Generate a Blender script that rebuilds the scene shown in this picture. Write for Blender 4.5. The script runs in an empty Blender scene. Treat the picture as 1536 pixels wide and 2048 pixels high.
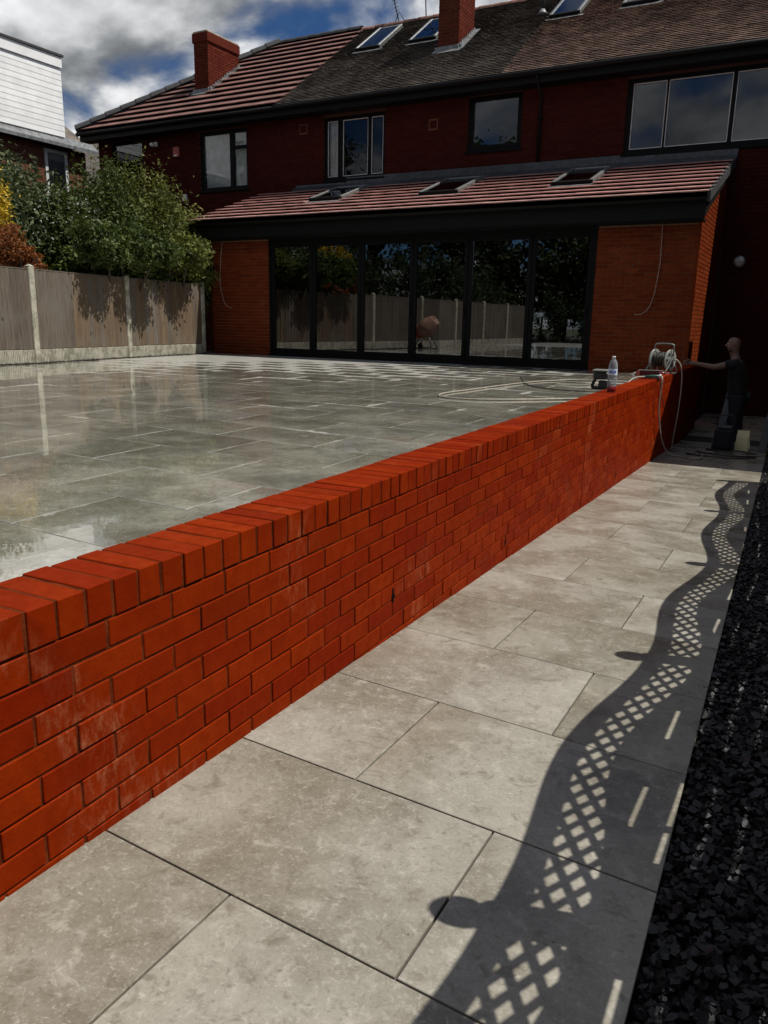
import bpy, bmesh, math, random
from mathutils import Matrix, Vector, noise as mnoise
R = random.Random(7)
C = bpy.context.scene.collection
SC = bpy.context.scene

# ------------------------------------------------------------------ camera
cam = bpy.data.cameras.new('camera')
cam.sensor_fit = 'VERTICAL'; cam.sensor_height = 36.0; cam.lens = 1566.38 / 2048 * 36
cam.clip_start = 0.05; cam.clip_end = 3000
camo = bpy.data.objects.new('camera', cam); C.objects.link(camo)
rt, dn, fw = (0.8911, 0.4534, 0.0190), (0.1237, -0.2021, -0.9715), (-0.4366, 0.8681, -0.2362)
fw = Vector(fw).normalized(); rt = Vector(rt); rt = (rt - fw * rt.dot(fw)).normalized(); dn = fw.cross(rt)
camo.matrix_world = Matrix(((rt.x, -dn.x, -fw.x, 1.3878), (rt.y, -dn.y, -fw.y, -1.0608), (rt.z, -dn.z, -fw.z, 0.6158), (0, 0, 0, 1)))
SC.camera = camo

# ------------------------------------------------------------------ sun, sky, exposure
SUN = Vector((0.464, 0.135, 0.876)).normalized()
sl = bpy.data.lights.new('sun', 'SUN'); sl.energy = 5.0; sl.angle = math.radians(0.3); sl.color = (1.0, 0.95, 0.86)
so = bpy.data.objects.new('sun', sl); C.objects.link(so)
so.rotation_euler = SUN.to_track_quat('Z', 'Y').to_euler(); so.location = (20, 6, 40)
SC.view_settings.view_transform = 'Standard'; SC.view_settings.look = 'None'
SC.view_settings.exposure = 0.05; SC.view_settings.gamma = 1.0
SC.cycles.max_bounces = 7; SC.cycles.diffuse_bounces = 3; SC.cycles.glossy_bounces = 4; SC.cycles.transparent_max_bounces = 10
SC.cycles.use_denoising = True; SC.cycles.caustics_reflective = False; SC.cycles.caustics_refractive = False

wd = bpy.data.worlds.new('World'); SC.world = wd; wd.use_nodes = True
wt = wd.node_tree; wt.nodes.clear()


def nd(t, typ, **kw):
    n = t.nodes.new(typ)
    for k, v in kw.items():
        if k.startswith('i_'):
            n.inputs[k[2:].replace('_', ' ')].default_value = v
        else:
            setattr(n, k, v)
    return n


def lk(t, a, b): t.links.new(a, b)


def mth(t, op, a, b=None, c=None, clamp=False):
    n = t.nodes.new('ShaderNodeMath'); n.operation = op; n.use_clamp = clamp
    for i, v in enumerate((a, b, c)):
        if v is None: continue
        if hasattr(v, 'default_value'): lk(t, v, n.inputs[i])
        else: n.inputs[i].default_value = v
    return n.outputs[0]


def sstep(t, v, lo, hi, a=0.0, b=1.0):
    n = t.nodes.new('ShaderNodeMapRange'); n.interpolation_type = 'SMOOTHSTEP'
    lk(t, v, n.inputs['Value']); n.inputs['From Min'].default_value = lo; n.inputs['From Max'].default_value = hi
    n.inputs['To Min'].default_value = a; n.inputs['To Max'].default_value = b
    return n.outputs['Result']


def mixc(t, f, a, b, blend='MIX'):
    n = t.nodes.new('ShaderNodeMix'); n.data_type = 'RGBA'; n.blend_type = blend
    for s, v in ((n.inputs[0], f), (n.inputs[6], a), (n.inputs[7], b)):
        if hasattr(v, 'default_value'): lk(t, v, s)
        elif isinstance(v, (tuple, list)): s.default_value = (*v[:3], 1)
        else: s.default_value = v
    return n.outputs[2]


def noise(t, vec, scale, detail=4, rough=0.55, dist=0.0):
    n = t.nodes.new('ShaderNodeTexNoise'); n.inputs['Scale'].default_value = scale
    n.inputs['Detail'].default_value = detail; n.inputs['Roughness'].default_value = rough
    n.inputs['Distortion'].default_value = dist
    if vec is not None: lk(t, vec, n.inputs['Vector'])
    return n.outputs['Fac']


sky = nd(wt, 'ShaderNodeTexSky'); sky.sky_type = 'NISHITA'; sky.sun_disc = False
sky.sun_elevation = math.asin(SUN.z); sky.sun_rotation = math.atan2(SUN.x, SUN.y)
sky.altitude = 80; sky.air_density = 1.0; sky.dust_density = 0.6; sky.ozone_density = 2.0
tc = nd(wt, 'ShaderNodeTexCoord')
sp = nd(wt, 'ShaderNodeSeparateXYZ'); lk(wt, tc.outputs['Generated'], sp.inputs[0])
zz = mth(wt, 'ADD', mth(wt, 'MAXIMUM', sp.outputs[2], 0.0), 0.42)
cb = nd(wt, 'ShaderNodeCombineXYZ')
lk(wt, mth(wt, 'DIVIDE', sp.outputs[0], zz), cb.inputs[0]); lk(wt, mth(wt, 'DIVIDE', sp.outputs[1], zz), cb.inputs[1])
mp = nd(wt, 'ShaderNodeMapping'); mp.inputs['Location'].default_value = (1.26, 29.47, 9.65)
lk(wt, cb.outputs[0], mp.inputs[0])
mp2 = nd(wt, 'ShaderNodeMapping'); mp2.inputs['Location'].default_value = (0.045, -0.045, 0.0)
lk(wt, mp.outputs[0], mp2.inputs[0])
n1 = noise(wt, mp.outputs[0], 2.4, 9, 0.50, 0.15); n1b = noise(wt, mp2.outputs[0], 2.4, 9, 0.50, 0.15)
mask = sstep(wt, n1, 0.435, 0.53)
# lit on the side of the sun and at the thin rims, grey where the cloud is deep
rel = mth(wt, 'MULTIPLY_ADD', mth(wt, 'SUBTRACT', n1, n1b), 3.2, 0.5)
deep = sstep(wt, noise(wt, mp.outputs[0], 1.5, 5, 0.5), 0.36, 0.62)
shade = mth(wt, 'MULTIPLY', sstep(wt, rel, 0.12, 0.80), mth(wt, 'MULTIPLY_ADD', deep, 0.75, 0.25))
ccol = mixc(wt, shade, (3.3, 3.55, 3.85), (21.0, 21.2, 21.3))
skyb = mixc(wt, 1.0, sky.outputs[0], (0.38, 0.64, 0.98), 'MULTIPLY')
scol = mixc(wt, mask, skyb, ccol)
bg = nd(wt, 'ShaderNodeBackground'); bg.inputs['Strength'].default_value = 0.05
wo = nd(wt, 'ShaderNodeOutputWorld')
lk(wt, scol, bg.inputs[0]); lk(wt, bg.outputs[0], wo.inputs[0])

# ------------------------------------------------------------------ materials
MATS = {}


def newmat(name):
    m = bpy.data.materials.new(name); m.use_nodes = True; t = m.node_tree
    b = t.nodes['Principled BSDF']; MATS[name] = m
    return m, t, b


def pos(t): return nd(t, 'ShaderNodeNewGeometry').outputs['Position']


def rnd(t):
    a = nd(t, 'ShaderNodeObjectInfo').outputs['Random']; g = nd(t, 'ShaderNodeNewGeometry').outputs['Random Per Island']
    return mth(t, 'FRACT', mth(t, 'ADD', a, mth(t, 'MULTIPLY', g, 7.31)))


def bumpit(t, b, h, strength, dist=0.01):
    n = nd(t, 'ShaderNodeBump'); n.inputs['Strength'].default_value = strength; n.inputs['Distance'].default_value = dist
    lk(t, h, n.inputs['Height']); lk(t, n.outputs[0], b.inputs['Normal'])


def scaled(t, v, s):
    n = nd(t, 'ShaderNodeVectorMath'); n.operation = 'MULTIPLY'; lk(t, v, n.inputs[0]); n.inputs[1].default_value = s
    return n.outputs[0]


def plain(name, col, rough=0.6, var=0.25, ns=9.0, bump=0.15, metal=0.0, spec=0.5, piece=0.25, bdist=0.004):
    m, t, b = newmat(name)
    p = pos(t); n = noise(t, p, ns, 5)
    c2 = tuple(c * (1 + var) for c in col); c1 = tuple(c * (1 - var) for c in col)
    c = mixc(t, sstep(t, n, 0.3, 0.7), c1, c2)
    if piece:
        v = mth(t, 'MULTIPLY_ADD', rnd(t), piece * 2, 1 - piece)
        cc = nd(t, 'ShaderNodeCombineXYZ')
        for i in range(3): lk(t, v, cc.inputs[i])
        c = mixc(t, 1.0, c, cc.outputs[0], 'MULTIPLY')
    lk(t, c, b.inputs['Base Color'])
    lk(t, sstep(t, noise(t, p, ns * 2.3, 3), 0.2, 0.8, rough * 0.85, min(1, rough * 1.15)), b.inputs['Roughness'])
    b.inputs['Metallic'].default_value = metal; b.inputs['Specular IOR Level'].default_value = spec
    if bump: bumpit(t, b, noise(t, p, ns * 6, 4), bump, bdist)
    return m


def brickmat(name, ca, cb_, eff=0.0, rough=0.55):
    m, t, b = newmat(name)
    p = pos(t); r = rnd(t)
    c = mixc(t, r, ca, cb_)
    r2 = mth(t, 'FRACT', mth(t, 'MULTIPLY', r, 17.3))
    c = mixc(t, sstep(t, r2, 0.80, 1.0, 0.0, 0.35), c, tuple(x * k for x, k in zip(ca, (0.55, 0.7, 1.0))))
    n = noise(t, p, 23, 5, 0.6)
    c = mixc(t, sstep(t, noise(t, p, 5.5, 4, 0.6), 0.35, 0.7, 0.0, 0.30), c, tuple(x * 0.62 for x in ca))
    c = mixc(t, sstep(t, n, 0.3, 0.75, 0.0, 0.35), c, tuple(x * 0.55 for x in ca))
    if eff:
        big = noise(t, p, 1.7, 3, 0.6); st = noise(t, scaled(t, p, (38, 38, 17)), 1.0, 6, 0.7)
        f = mth(t, 'MULTIPLY', sstep(t, big, 0.53, 0.68), sstep(t, st, 0.42, 0.75))
        f = mth(t, 'MULTIPLY', f, sstep(t, r, 0.2, 0.8, 0.25, 1.0))
        c = mixc(t, mth(t, 'MULTIPLY', f, eff), c, (0.40, 0.17, 0.085))
        dk = sstep(t, noise(t, p, 140, 2), 0.72, 0.78)
        c = mixc(t, mth(t, 'MULTIPLY', dk, 0.6), c, (0.05, 0.015, 0.01))
    lk(t, c, b.inputs['Base Color'])
    lk(t, sstep(t, n, 0.2, 0.8, rough - 0.1, rough + 0.15), b.inputs['Roughness']); b.inputs['Specular IOR Level'].default_value = 0.03
    bumpit(t, b, noise(t, p, 85, 6, 0.7), 0.45, 0.004)
    return m


brickmat('brick_wall', (0.170, 0.0105, 0.0006), (0.232, 0.023, 0.001), 0.60)
brickmat('brick_ext', (0.150, 0.025, 0.007), (0.21, 0.042, 0.012), 0.2)
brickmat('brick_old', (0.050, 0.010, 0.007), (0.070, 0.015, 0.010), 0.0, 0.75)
brickmat('brick_chimney', (0.095, 0.020, 0.012), (0.150, 0.035, 0.021), 0.0, 0.7)
brickmat('brick_brown', (0.13, 0.055, 0.034), (0.21, 0.10, 0.065), 0.0, 0.8)
plain('mortar_dark', (0.100, 0.020, 0.006), 0.95, 0.45, 14, 0.6, piece=0, spec=0.05)
plain('mortar_light', (0.22, 0.125, 0.085), 0.9, 0.25, 30, 0.4, piece=0)
plain('mortar_old', (0.050, 0.020, 0.016), 0.9, 0.25, 30, 0.4, piece=0)
plain('grout', (0.02, 0.021, 0.019), 0.9, 0.4, 25, 0.4, piece=0)
plain('grout_light', (0.24, 0.24, 0.22), 0.5, 0.3, 5, 0.2, piece=0)
plain('concrete', (0.33, 0.31, 0.25), 0.85, 0.3, 7, 0.5, piece=0.1)
plain('black_frame', (0.0035, 0.0035, 0.004), 0.6, 0.2, 12, 0.03, piece=0.1, spec=0.15)
plain('black_trim', (0.0028, 0.0029, 0.003), 0.6, 0.2, 12, 0.05, piece=0.1, spec=0.2)
plain('white_frame', (0.55, 0.56, 0.57), 0.45, 0.1, 9, 0.03, piece=0.05)
plain('white_clad', (0.80, 0.81, 0.82), 0.5, 0.06, 3, 0.05, piece=0.04)
plain('lead', (0.20, 0.21, 0.22), 0.5, 0.35, 8, 0.5, metal=0.3, piece=0.2, bdist=0.01)
plain('lead_dark', (0.055, 0.060, 0.068), 0.55, 0.3, 8, 0.4, metal=0.2, piece=0.2, bdist=0.01)
plain('grey_metal', (0.26, 0.27, 0.27), 0.35, 0.12, 10, 0.05, metal=0.6, piece=0.1)
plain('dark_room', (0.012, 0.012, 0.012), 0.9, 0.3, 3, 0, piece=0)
plain('curtain', (0.72, 0.75, 0.73), 0.9, 0.15, 6, 0.1, piece=0.1)
plain('blind', (0.30, 0.32, 0.34), 0.85, 0.08, 4, 0.05, piece=0.05)
plain('plastic_white', (0.72, 0.72, 0.70), 0.4, 0.08, 8, 0.02, piece=0.05)
plain('plastic_black', (0.014, 0.014, 0.015), 0.4, 0.3, 10, 0.08, piece=0.1)
plain('plastic_grey', (0.20, 0.21, 0.20), 0.4, 0.15, 12, 0.05, piece=0.1)
plain('plastic_red', (0.30, 0.015, 0.012), 0.4, 0.2, 10, 0.05, piece=0.1)
plain('dark_red', (0.095, 0.014, 0.012), 0.5, 0.3, 12, 0.1, piece=0.1)
plain('plastic_green', (0.02, 0.10, 0.075), 0.4, 0.15, 12, 0.05, piece=0.1)
plain('hose_beige', (0.31, 0.285, 0.235), 0.5, 0.15, 15, 0.08, piece=0.05)
plain('hose_dark', (0.045, 0.042, 0.036), 0.5, 0.25, 15, 0.08, piece=0.1)
plain('wire', (0.36, 0.24, 0.20), 0.55, 0.15, 15, 0.03, piece=0.05)
plain('soil', (0.035, 0.028, 0.020), 0.95, 0.5, 6, 0.8, piece=0, bdist=0.03)
plain('ground', (0.055, 0.065, 0.030), 0.95, 0.45, 0.8, 0.8, piece=0, bdist=0.03)
plain('wood_dark', (0.075, 0.058, 0.042), 0.8, 0.3, 10, 0.3, piece=0.15)
plain('timber_grey', (0.05, 0.053, 0.06), 0.7, 0.2, 12, 0.2, piece=0.1)
plain('bark', (0.05, 0.038, 0.026), 0.95, 0.4, 9, 0.8, piece=0.1, bdist=0.02)
plain('skin', (0.16, 0.085, 0.06), 0.5, 0.1, 14, 0.15, piece=0, bdist=0.002)
plain('beard', (0.06, 0.035, 0.02), 0.8, 0.3, 40, 0.5, piece=0)
plain('cloth_black', (0.006, 0.006, 0.007), 0.9, 0.3, 20, 0.3, piece=0.05)
plain('cloth_navy', (0.008, 0.009, 0.012), 0.9, 0.3, 20, 0.3, piece=0.05)
plain('paper', (0.80, 0.72, 0.42), 0.8, 0.12, 6, 0.1, piece=0.05)
plain('eye_white', (0.7, 0.68, 0.65), 0.3, 0.05, 5, 0, piece=0)
plain('mixer_orange', (0.45, 0.10, 0.03), 0.5, 0.3, 8, 0.1, piece=0.05)
plain('mixer_drum', (0.36, 0.20, 0.15), 0.6, 0.25, 5, 0.2, piece=0.05)
plain('tile_red', (0.165, 0.078, 0.066), 0.75, 0.16, 4, 0.35, piece=0.22)
plain('tile_pink', (0.42, 0.235, 0.21), 0.6, 0.12, 4, 0.3, piece=0.14)
plain('tile_dark', (0.120, 0.100, 0.086), 0.85, 0.40, 1.3, 0.5, piece=0.34)
plain('tile_brown', (0.235, 0.160, 0.130), 0.85, 0.28, 1.6, 0.5, piece=0.32)
plain('ridge_dark', (0.030, 0.030, 0.032), 0.7, 0.25, 8, 0.4, piece=0.15)
plain('ridge_red', (0.20, 0.10, 0.075), 0.8, 0.3, 8, 0.4, piece=0.25)
plain('slate_chip', (0.0065, 0.006, 0.0085), 0.55, 0.45, 22, 0.5, piece=0.5)
plain('label_blue', (0.02, 0.10, 0.55), 0.5, 0.1, 10, 0, piece=0)
plain('label_pale', (0.62, 0.70, 0.80), 0.5, 0.06, 10, 0, piece=0)
plain('drink', (0.16, 0.008, 0.010), 0.15, 0.1, 10, 0, piece=0)
plain('void_black', (0.004, 0.004, 0.004), 0.9, 0.2, 10, 0, piece=0, spec=0.05)


def leafmat(name, ca, cb_, sub=0.25):
    m, t, b = newmat(name)
    r = nd(t, 'ShaderNodeNewGeometry').outputs['Random Per Island']
    c = mixc(t, r, ca, cb_)
    c = mixc(t, sstep(t, noise(t, pos(t), 1.6, 3), 0.35, 0.65, 0.0, 0.55), c, tuple(x * 0.45 for x in ca))
    lk(t, c, b.inputs['Base Color']); b.inputs['Roughness'].default_value = 0.55; b.inputs['Specular IOR Level'].default_value = 0.3
    tr = nd(t, 'ShaderNodeBsdfTranslucent'); lk(t, c, tr.inputs[0])
    mx = nd(t, 'ShaderNodeMixShader'); mx.inputs[0].default_value = sub
    out = t.nodes['Material Output']
    lk(t, b.outputs[0], mx.inputs[1]); lk(t, tr.outputs[0], mx.inputs[2]); lk(t, mx.outputs[0], out.inputs[0])
    return m


leafmat('leaf_green', (0.024, 0.044, 0.011), (0.070, 0.090, 0.022))
leafmat('leaf_grey', (0.045, 0.072, 0.024), (0.13, 0.155, 0.07))
leafmat('leaf_dark', (0.032, 0.062, 0.011), (0.115, 0.145, 0.028))
leafmat('leaf_olive', (0.075, 0.095, 0.014), (0.20, 0.215, 0.045))
leafmat('leaf_far', (0.016, 0.030, 0.008), (0.050, 0.066, 0.016))
leafmat('leaf_yellow', (0.50, 0.33, 0.02), (0.72, 0.52, 0.05))
leafmat('leaf_orange', (0.22, 0.060, 0.015), (0.34, 0.13, 0.03))
leafmat('flower_white', (0.70, 0.70, 0.66), (0.85, 0.84, 0.80), 0.1)


def woodmat(name, ca, cb_):
    m, t, b = newmat(name)
    p = pos(t); r = rnd(t)
    off = nd(t, 'ShaderNodeCombineXYZ'); lk(t, mth(t, 'MULTIPLY', r, 31.0), off.inputs[0])
    ad = nd(t, 'ShaderNodeVectorMath'); ad.operation = 'ADD'; lk(t, scaled(t, p, (42, 42, 2.2)), ad.inputs[0]); lk(t, off.outputs[0], ad.inputs[1])
    g = noise(t, ad.outputs[0], 1.0, 6, 0.68, 0.6)
    c = mixc(t, sstep(t, g, 0.3, 0.7), ca, cb_)
    c = mixc(t, mth(t, 'MULTIPLY', r, 0.45), c, tuple(x * 0.55 for x in ca))
    c = mixc(t, sstep(t, noise(t, p, 1.1, 3), 0.45, 0.7, 0, 0.5), c, (0.14, 0.125, 0.105))
    kn = sstep(t, noise(t, scaled(t, p, (9, 9, 5)), 1.0, 1), 0.74, 0.79)
    c = mixc(t, mth(t, 'MULTIPLY', kn, 0.7), c, (0.02, 0.013, 0.008))
    lk(t, c, b.inputs['Base Color']); b.inputs['Roughness'].default_value = 0.85
    bumpit(t, b, g, 0.5, 0.004)
    return m


woodmat('fence_wood', (0.082, 0.052, 0.028), (0.185, 0.128, 0.076))
woodmat('fence_wood_grey', (0.066, 0.050, 0.037), (0.165, 0.132, 0.102))


def concrete_weathered():
    m, t, b = newmat('concrete_weathered')
    p = pos(t)
    c = mixc(t, sstep(t, noise(t, p, 6, 6, 0.65), 0.3, 0.7), (0.20, 0.19, 0.14), (0.46, 0.44, 0.36))
    st = noise(t, scaled(t, p, (26, 26, 2)), 1.0, 4)
    c = mixc(t, sstep(t, st, 0.5, 0.75, 0, 0.6), c, (0.13, 0.125, 0.09))
    lk(t, c, b.inputs['Base Color']); b.inputs['Roughness'].default_value = 0.9
    bumpit(t, b, noise(t, p, 60, 5), 0.5, 0.006)


concrete_weathered()


def paving(name, wet):
    m, t, b = newmat(name)
    p = pos(t)
    r = nd(t, 'ShaderNodeObjectInfo').outputs['Random']
    off = nd(t, 'ShaderNodeCombineXYZ')
    for i, k in enumerate((37.0, 71.0, 13.0)): lk(t, mth(t, 'MULTIPLY', r, k), off.inputs[i])
    ad = nd(t, 'ShaderNodeVectorMath'); ad.operation = 'ADD'; lk(t, p, ad.inputs[0]); lk(t, off.outputs[0], ad.inputs[1])
    q = ad.outputs[0]
    big = noise(t, q, 2.1, 4, 0.55, 0.4); med = noise(t, q, 13, 6, 0.68, 0.6); fine = noise(t, q, 120, 4, 0.7)
    c = mixc(t, sstep(t, big, 0.36, 0.64), (0.188, 0.172, 0.136), (0.292, 0.277, 0.236))
    c = mixc(t, sstep(t, med, 0.52, 0.70, 0, 0.60), c, (0.385, 0.368, 0.318))
    c = mixc(t, sstep(t, med, 0.47, 0.32, 0, 0.65), c, (0.138, 0.122, 0.092))
    grain = noise(t, q, 46, 7, 0.78, 0.9)
    c = mixc(t, sstep(t, grain, 0.535, 0.67, 0, 0.62), c, (0.43, 0.412, 0.36))
    c = mixc(t, sstep(t, grain, 0.465, 0.33, 0, 0.62), c, (0.110, 0.098, 0.075))
    c = mixc(t, sstep(t, fine, 0.56, 0.70, 0, 0.40), c, (0.46, 0.445, 0.40))
    c = mixc(t, sstep(t, fine, 0.44, 0.30, 0, 0.40), c, (0.10, 0.09, 0.07))
    tv_ = nd(t, 'ShaderNodeCombineXYZ'); r_ = mth(t, 'FRACT', mth(t, 'MULTIPLY', r, 5.7))
    for i, k in enumerate((0.15, 0.15, 0.19)): lk(t, mth(t, 'MULTIPLY_ADD', r_, k, 1.0 - k * 0.45), tv_.inputs[i])
    c = mixc(t, 1.0, c, tv_.outputs[0], 'MULTIPLY')
    wmk = sstep(t, noise(t, q, 1.1, 3, 0.5, 0.3), 0.55, 0.75, 0, 0.30)
    c = mixc(t, wmk, c, (0.235, 0.180, 0.135))
    spk = sstep(t, noise(t, p, 33, 2, 0.5), 0.765, 0.785)
    c = mixc(t, mth(t, 'MULTIPLY', spk, 0.8), c, (0.06, 0.055, 0.045))
    if wet:
        to = nd(t, 'ShaderNodeTexCoord').outputs['Object']
        s = nd(t, 'ShaderNodeSeparateXYZ'); lk(t, to, s.inputs[0])
        wp = nd(t, 'ShaderNodeSeparateXYZ'); lk(t, p, wp.inputs[0])
        ux = mth(t, 'MULTIPLY_ADD', s.outputs[1], 0.015, s.outputs[0]); uy = mth(t, 'MULTIPLY_ADD', s.outputs[0], 0.10, s.outputs[1])
        dx = mth(t, 'SUBTRACT', 0.4475, mth(t, 'ABSOLUTE', ux)); dy = mth(t, 'SUBTRACT', 0.2975, mth(t, 'ABSOLUTE', uy))
        d = mth(t, 'MINIMUM', dx, dy)
        A = noise(t, p, 0.62, 3, 0.5); A2 = noise(t, scaled(t, p, (2.2, 4.4, 1)), 1.0, 4, 0.6)
        # towards the house more of the water has dried off, from the joints inwards
        far = sstep(t, wp.outputs[1], 3.5, 13.0)
        w = mth(t, 'ADD', mth(t, 'MULTIPLY', mth(t, 'SUBTRACT', A, 0.565), 0.42), mth(t, 'MULTIPLY', mth(t, 'SUBTRACT', A2, 0.54), 0.24))
        lft = sstep(t, wp.outputs[0], -1.5, -8.0)
        w = mth(t, 'ADD', w, mth(t, 'MULTIPLY', mth(t, 'POWER', far, 1.6), mth(t, 'MULTIPLY_ADD', lft, 0.17, 0.08)))
        dry = sstep(t, mth(t, 'SUBTRACT', mth(t, 'ADD', w, mth(t, 'MULTIPLY', mth(t, 'SUBTRACT', med, 0.5), 0.10)), d), -0.025, 0.055)
        dry = mth(t, 'MAXIMUM', mth(t, 'MULTIPLY', dry, 0.85), mth(t, 'MULTIPLY', sstep(t, d, 0.010, 0.002), sstep(t, A2, 0.40, 0.66, 0.08, 0.6)))
        wetc = mixc(t, sstep(t, noise(t, p, 1.3, 5, 0.6), 0.36, 0.62), mixc(t, 1.0, c, (0.70, 0.73, 0.73), 'MULTIPLY'), mixc(t, 1.0, c, (1.12, 1.14, 1.12), 'MULTIPLY'))
        dryc = mixc(t, 0.55, c, (0.52, 0.52, 0.50))
        lk(t, mixc(t, dry, wetc, dryc), b.inputs['Base Color'])
        rw = sstep(t, noise(t, p, 3.5, 4), 0.35, 0.7, 0.012, 0.075)
        rm = nd(t, 'ShaderNodeMix'); lk(t, dry, rm.inputs[0]); lk(t, rw, rm.inputs[2]); rm.inputs[3].default_value = 0.55
        lk(t, rm.outputs[0], b.inputs['Roughness'])
        b.inputs['IOR'].default_value = 1.68; b.inputs['Coat Weight'].default_value = 0.35; b.inputs['Coat Roughness'].default_value = 0.015
        bumpit(t, b, noise(t, p, 9, 2), 0.012, 0.02)
    else:
        lk(t, c, b.inputs['Base Color'])
        lk(t, sstep(t, big, 0.3, 0.7, 0.22, 0.38), b.inputs['Roughness'])
        bumpit(t, b, grain, 0.16, 0.003)


paving('paving_dry', False); paving('paving_wet', True)


def glassmat(name, ior=1.9, tint=0.55):
    m, t, b = newmat(name)
    t.nodes.remove(b)
    fr = nd(t, 'ShaderNodeFresnel'); fr.inputs[0].default_value = ior
    tr = nd(t, 'ShaderNodeBsdfTransparent'); tr.inputs[0].default_value = (tint, tint, tint, 1)
    gl = nd(t, 'ShaderNodeBsdfGlossy'); gl.inputs['Roughness'].default_value = 0.0
    gl.inputs[0].default_value = (0.95, 0.97, 1, 1)
    bn = nd(t, 'ShaderNodeBump'); bn.inputs['Strength'].default_value = 0.006; bn.inputs['Distance'].default_value = 0.02
    lk(t, noise(t, pos(t), 1.6, 1), bn.inputs['Height']); lk(t, bn.outputs[0], gl.inputs['Normal'])
    mx = nd(t, 'ShaderNodeMixShader'); lk(t, fr.outputs[0], mx.inputs[0]); lk(t, tr.outputs[0], mx.inputs[1]); lk(t, gl.outputs[0], mx.inputs[2])
    lk(t, mx.outputs[0], t.nodes['Material Output'].inputs[0])


glassmat('glass', 2.35, 0.5); glassmat('glass_win', 1.8, 0.6); glassmat('glass_clear', 1.35, 0.92)


def plastic_clear():
    m, t, b = newmat('bottle_clear'); t.nodes.remove(b)
    fr = nd(t, 'ShaderNodeFresnel'); fr.inputs[0].default_value = 1.5
    tr = nd(t, 'ShaderNodeBsdfTransparent'); tr.inputs[0].default_value = (0.80, 0.84, 0.88, 1)
    pr = nd(t, 'ShaderNodeBsdfPrincipled'); pr.inputs['Base Color'].default_value = (0.75, 0.78, 0.82, 1); pr.inputs['Roughness'].default_value = 0.12
    f = mth(t, 'ADD', mth(t, 'MULTIPLY', fr.outputs[0], 0.9), 0.15, clamp=True)
    mx = nd(t, 'ShaderNodeMixShader'); lk(t, f, mx.inputs[0]); lk(t, tr.outputs[0], mx.inputs[1]); lk(t, pr.outputs[0], mx.inputs[2])
    lk(t, mx.outputs[0], t.nodes['Material Output'].inputs[0])


plastic_clear()

# ------------------------------------------------------------------ mesh helpers
HM = Matrix.Translation((-0.25, 14.33, 0)) @ Matrix.Rotation(math.radians(-2.0), 4, 'Z')   # house frame
ID = Matrix.Identity(4)


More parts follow.
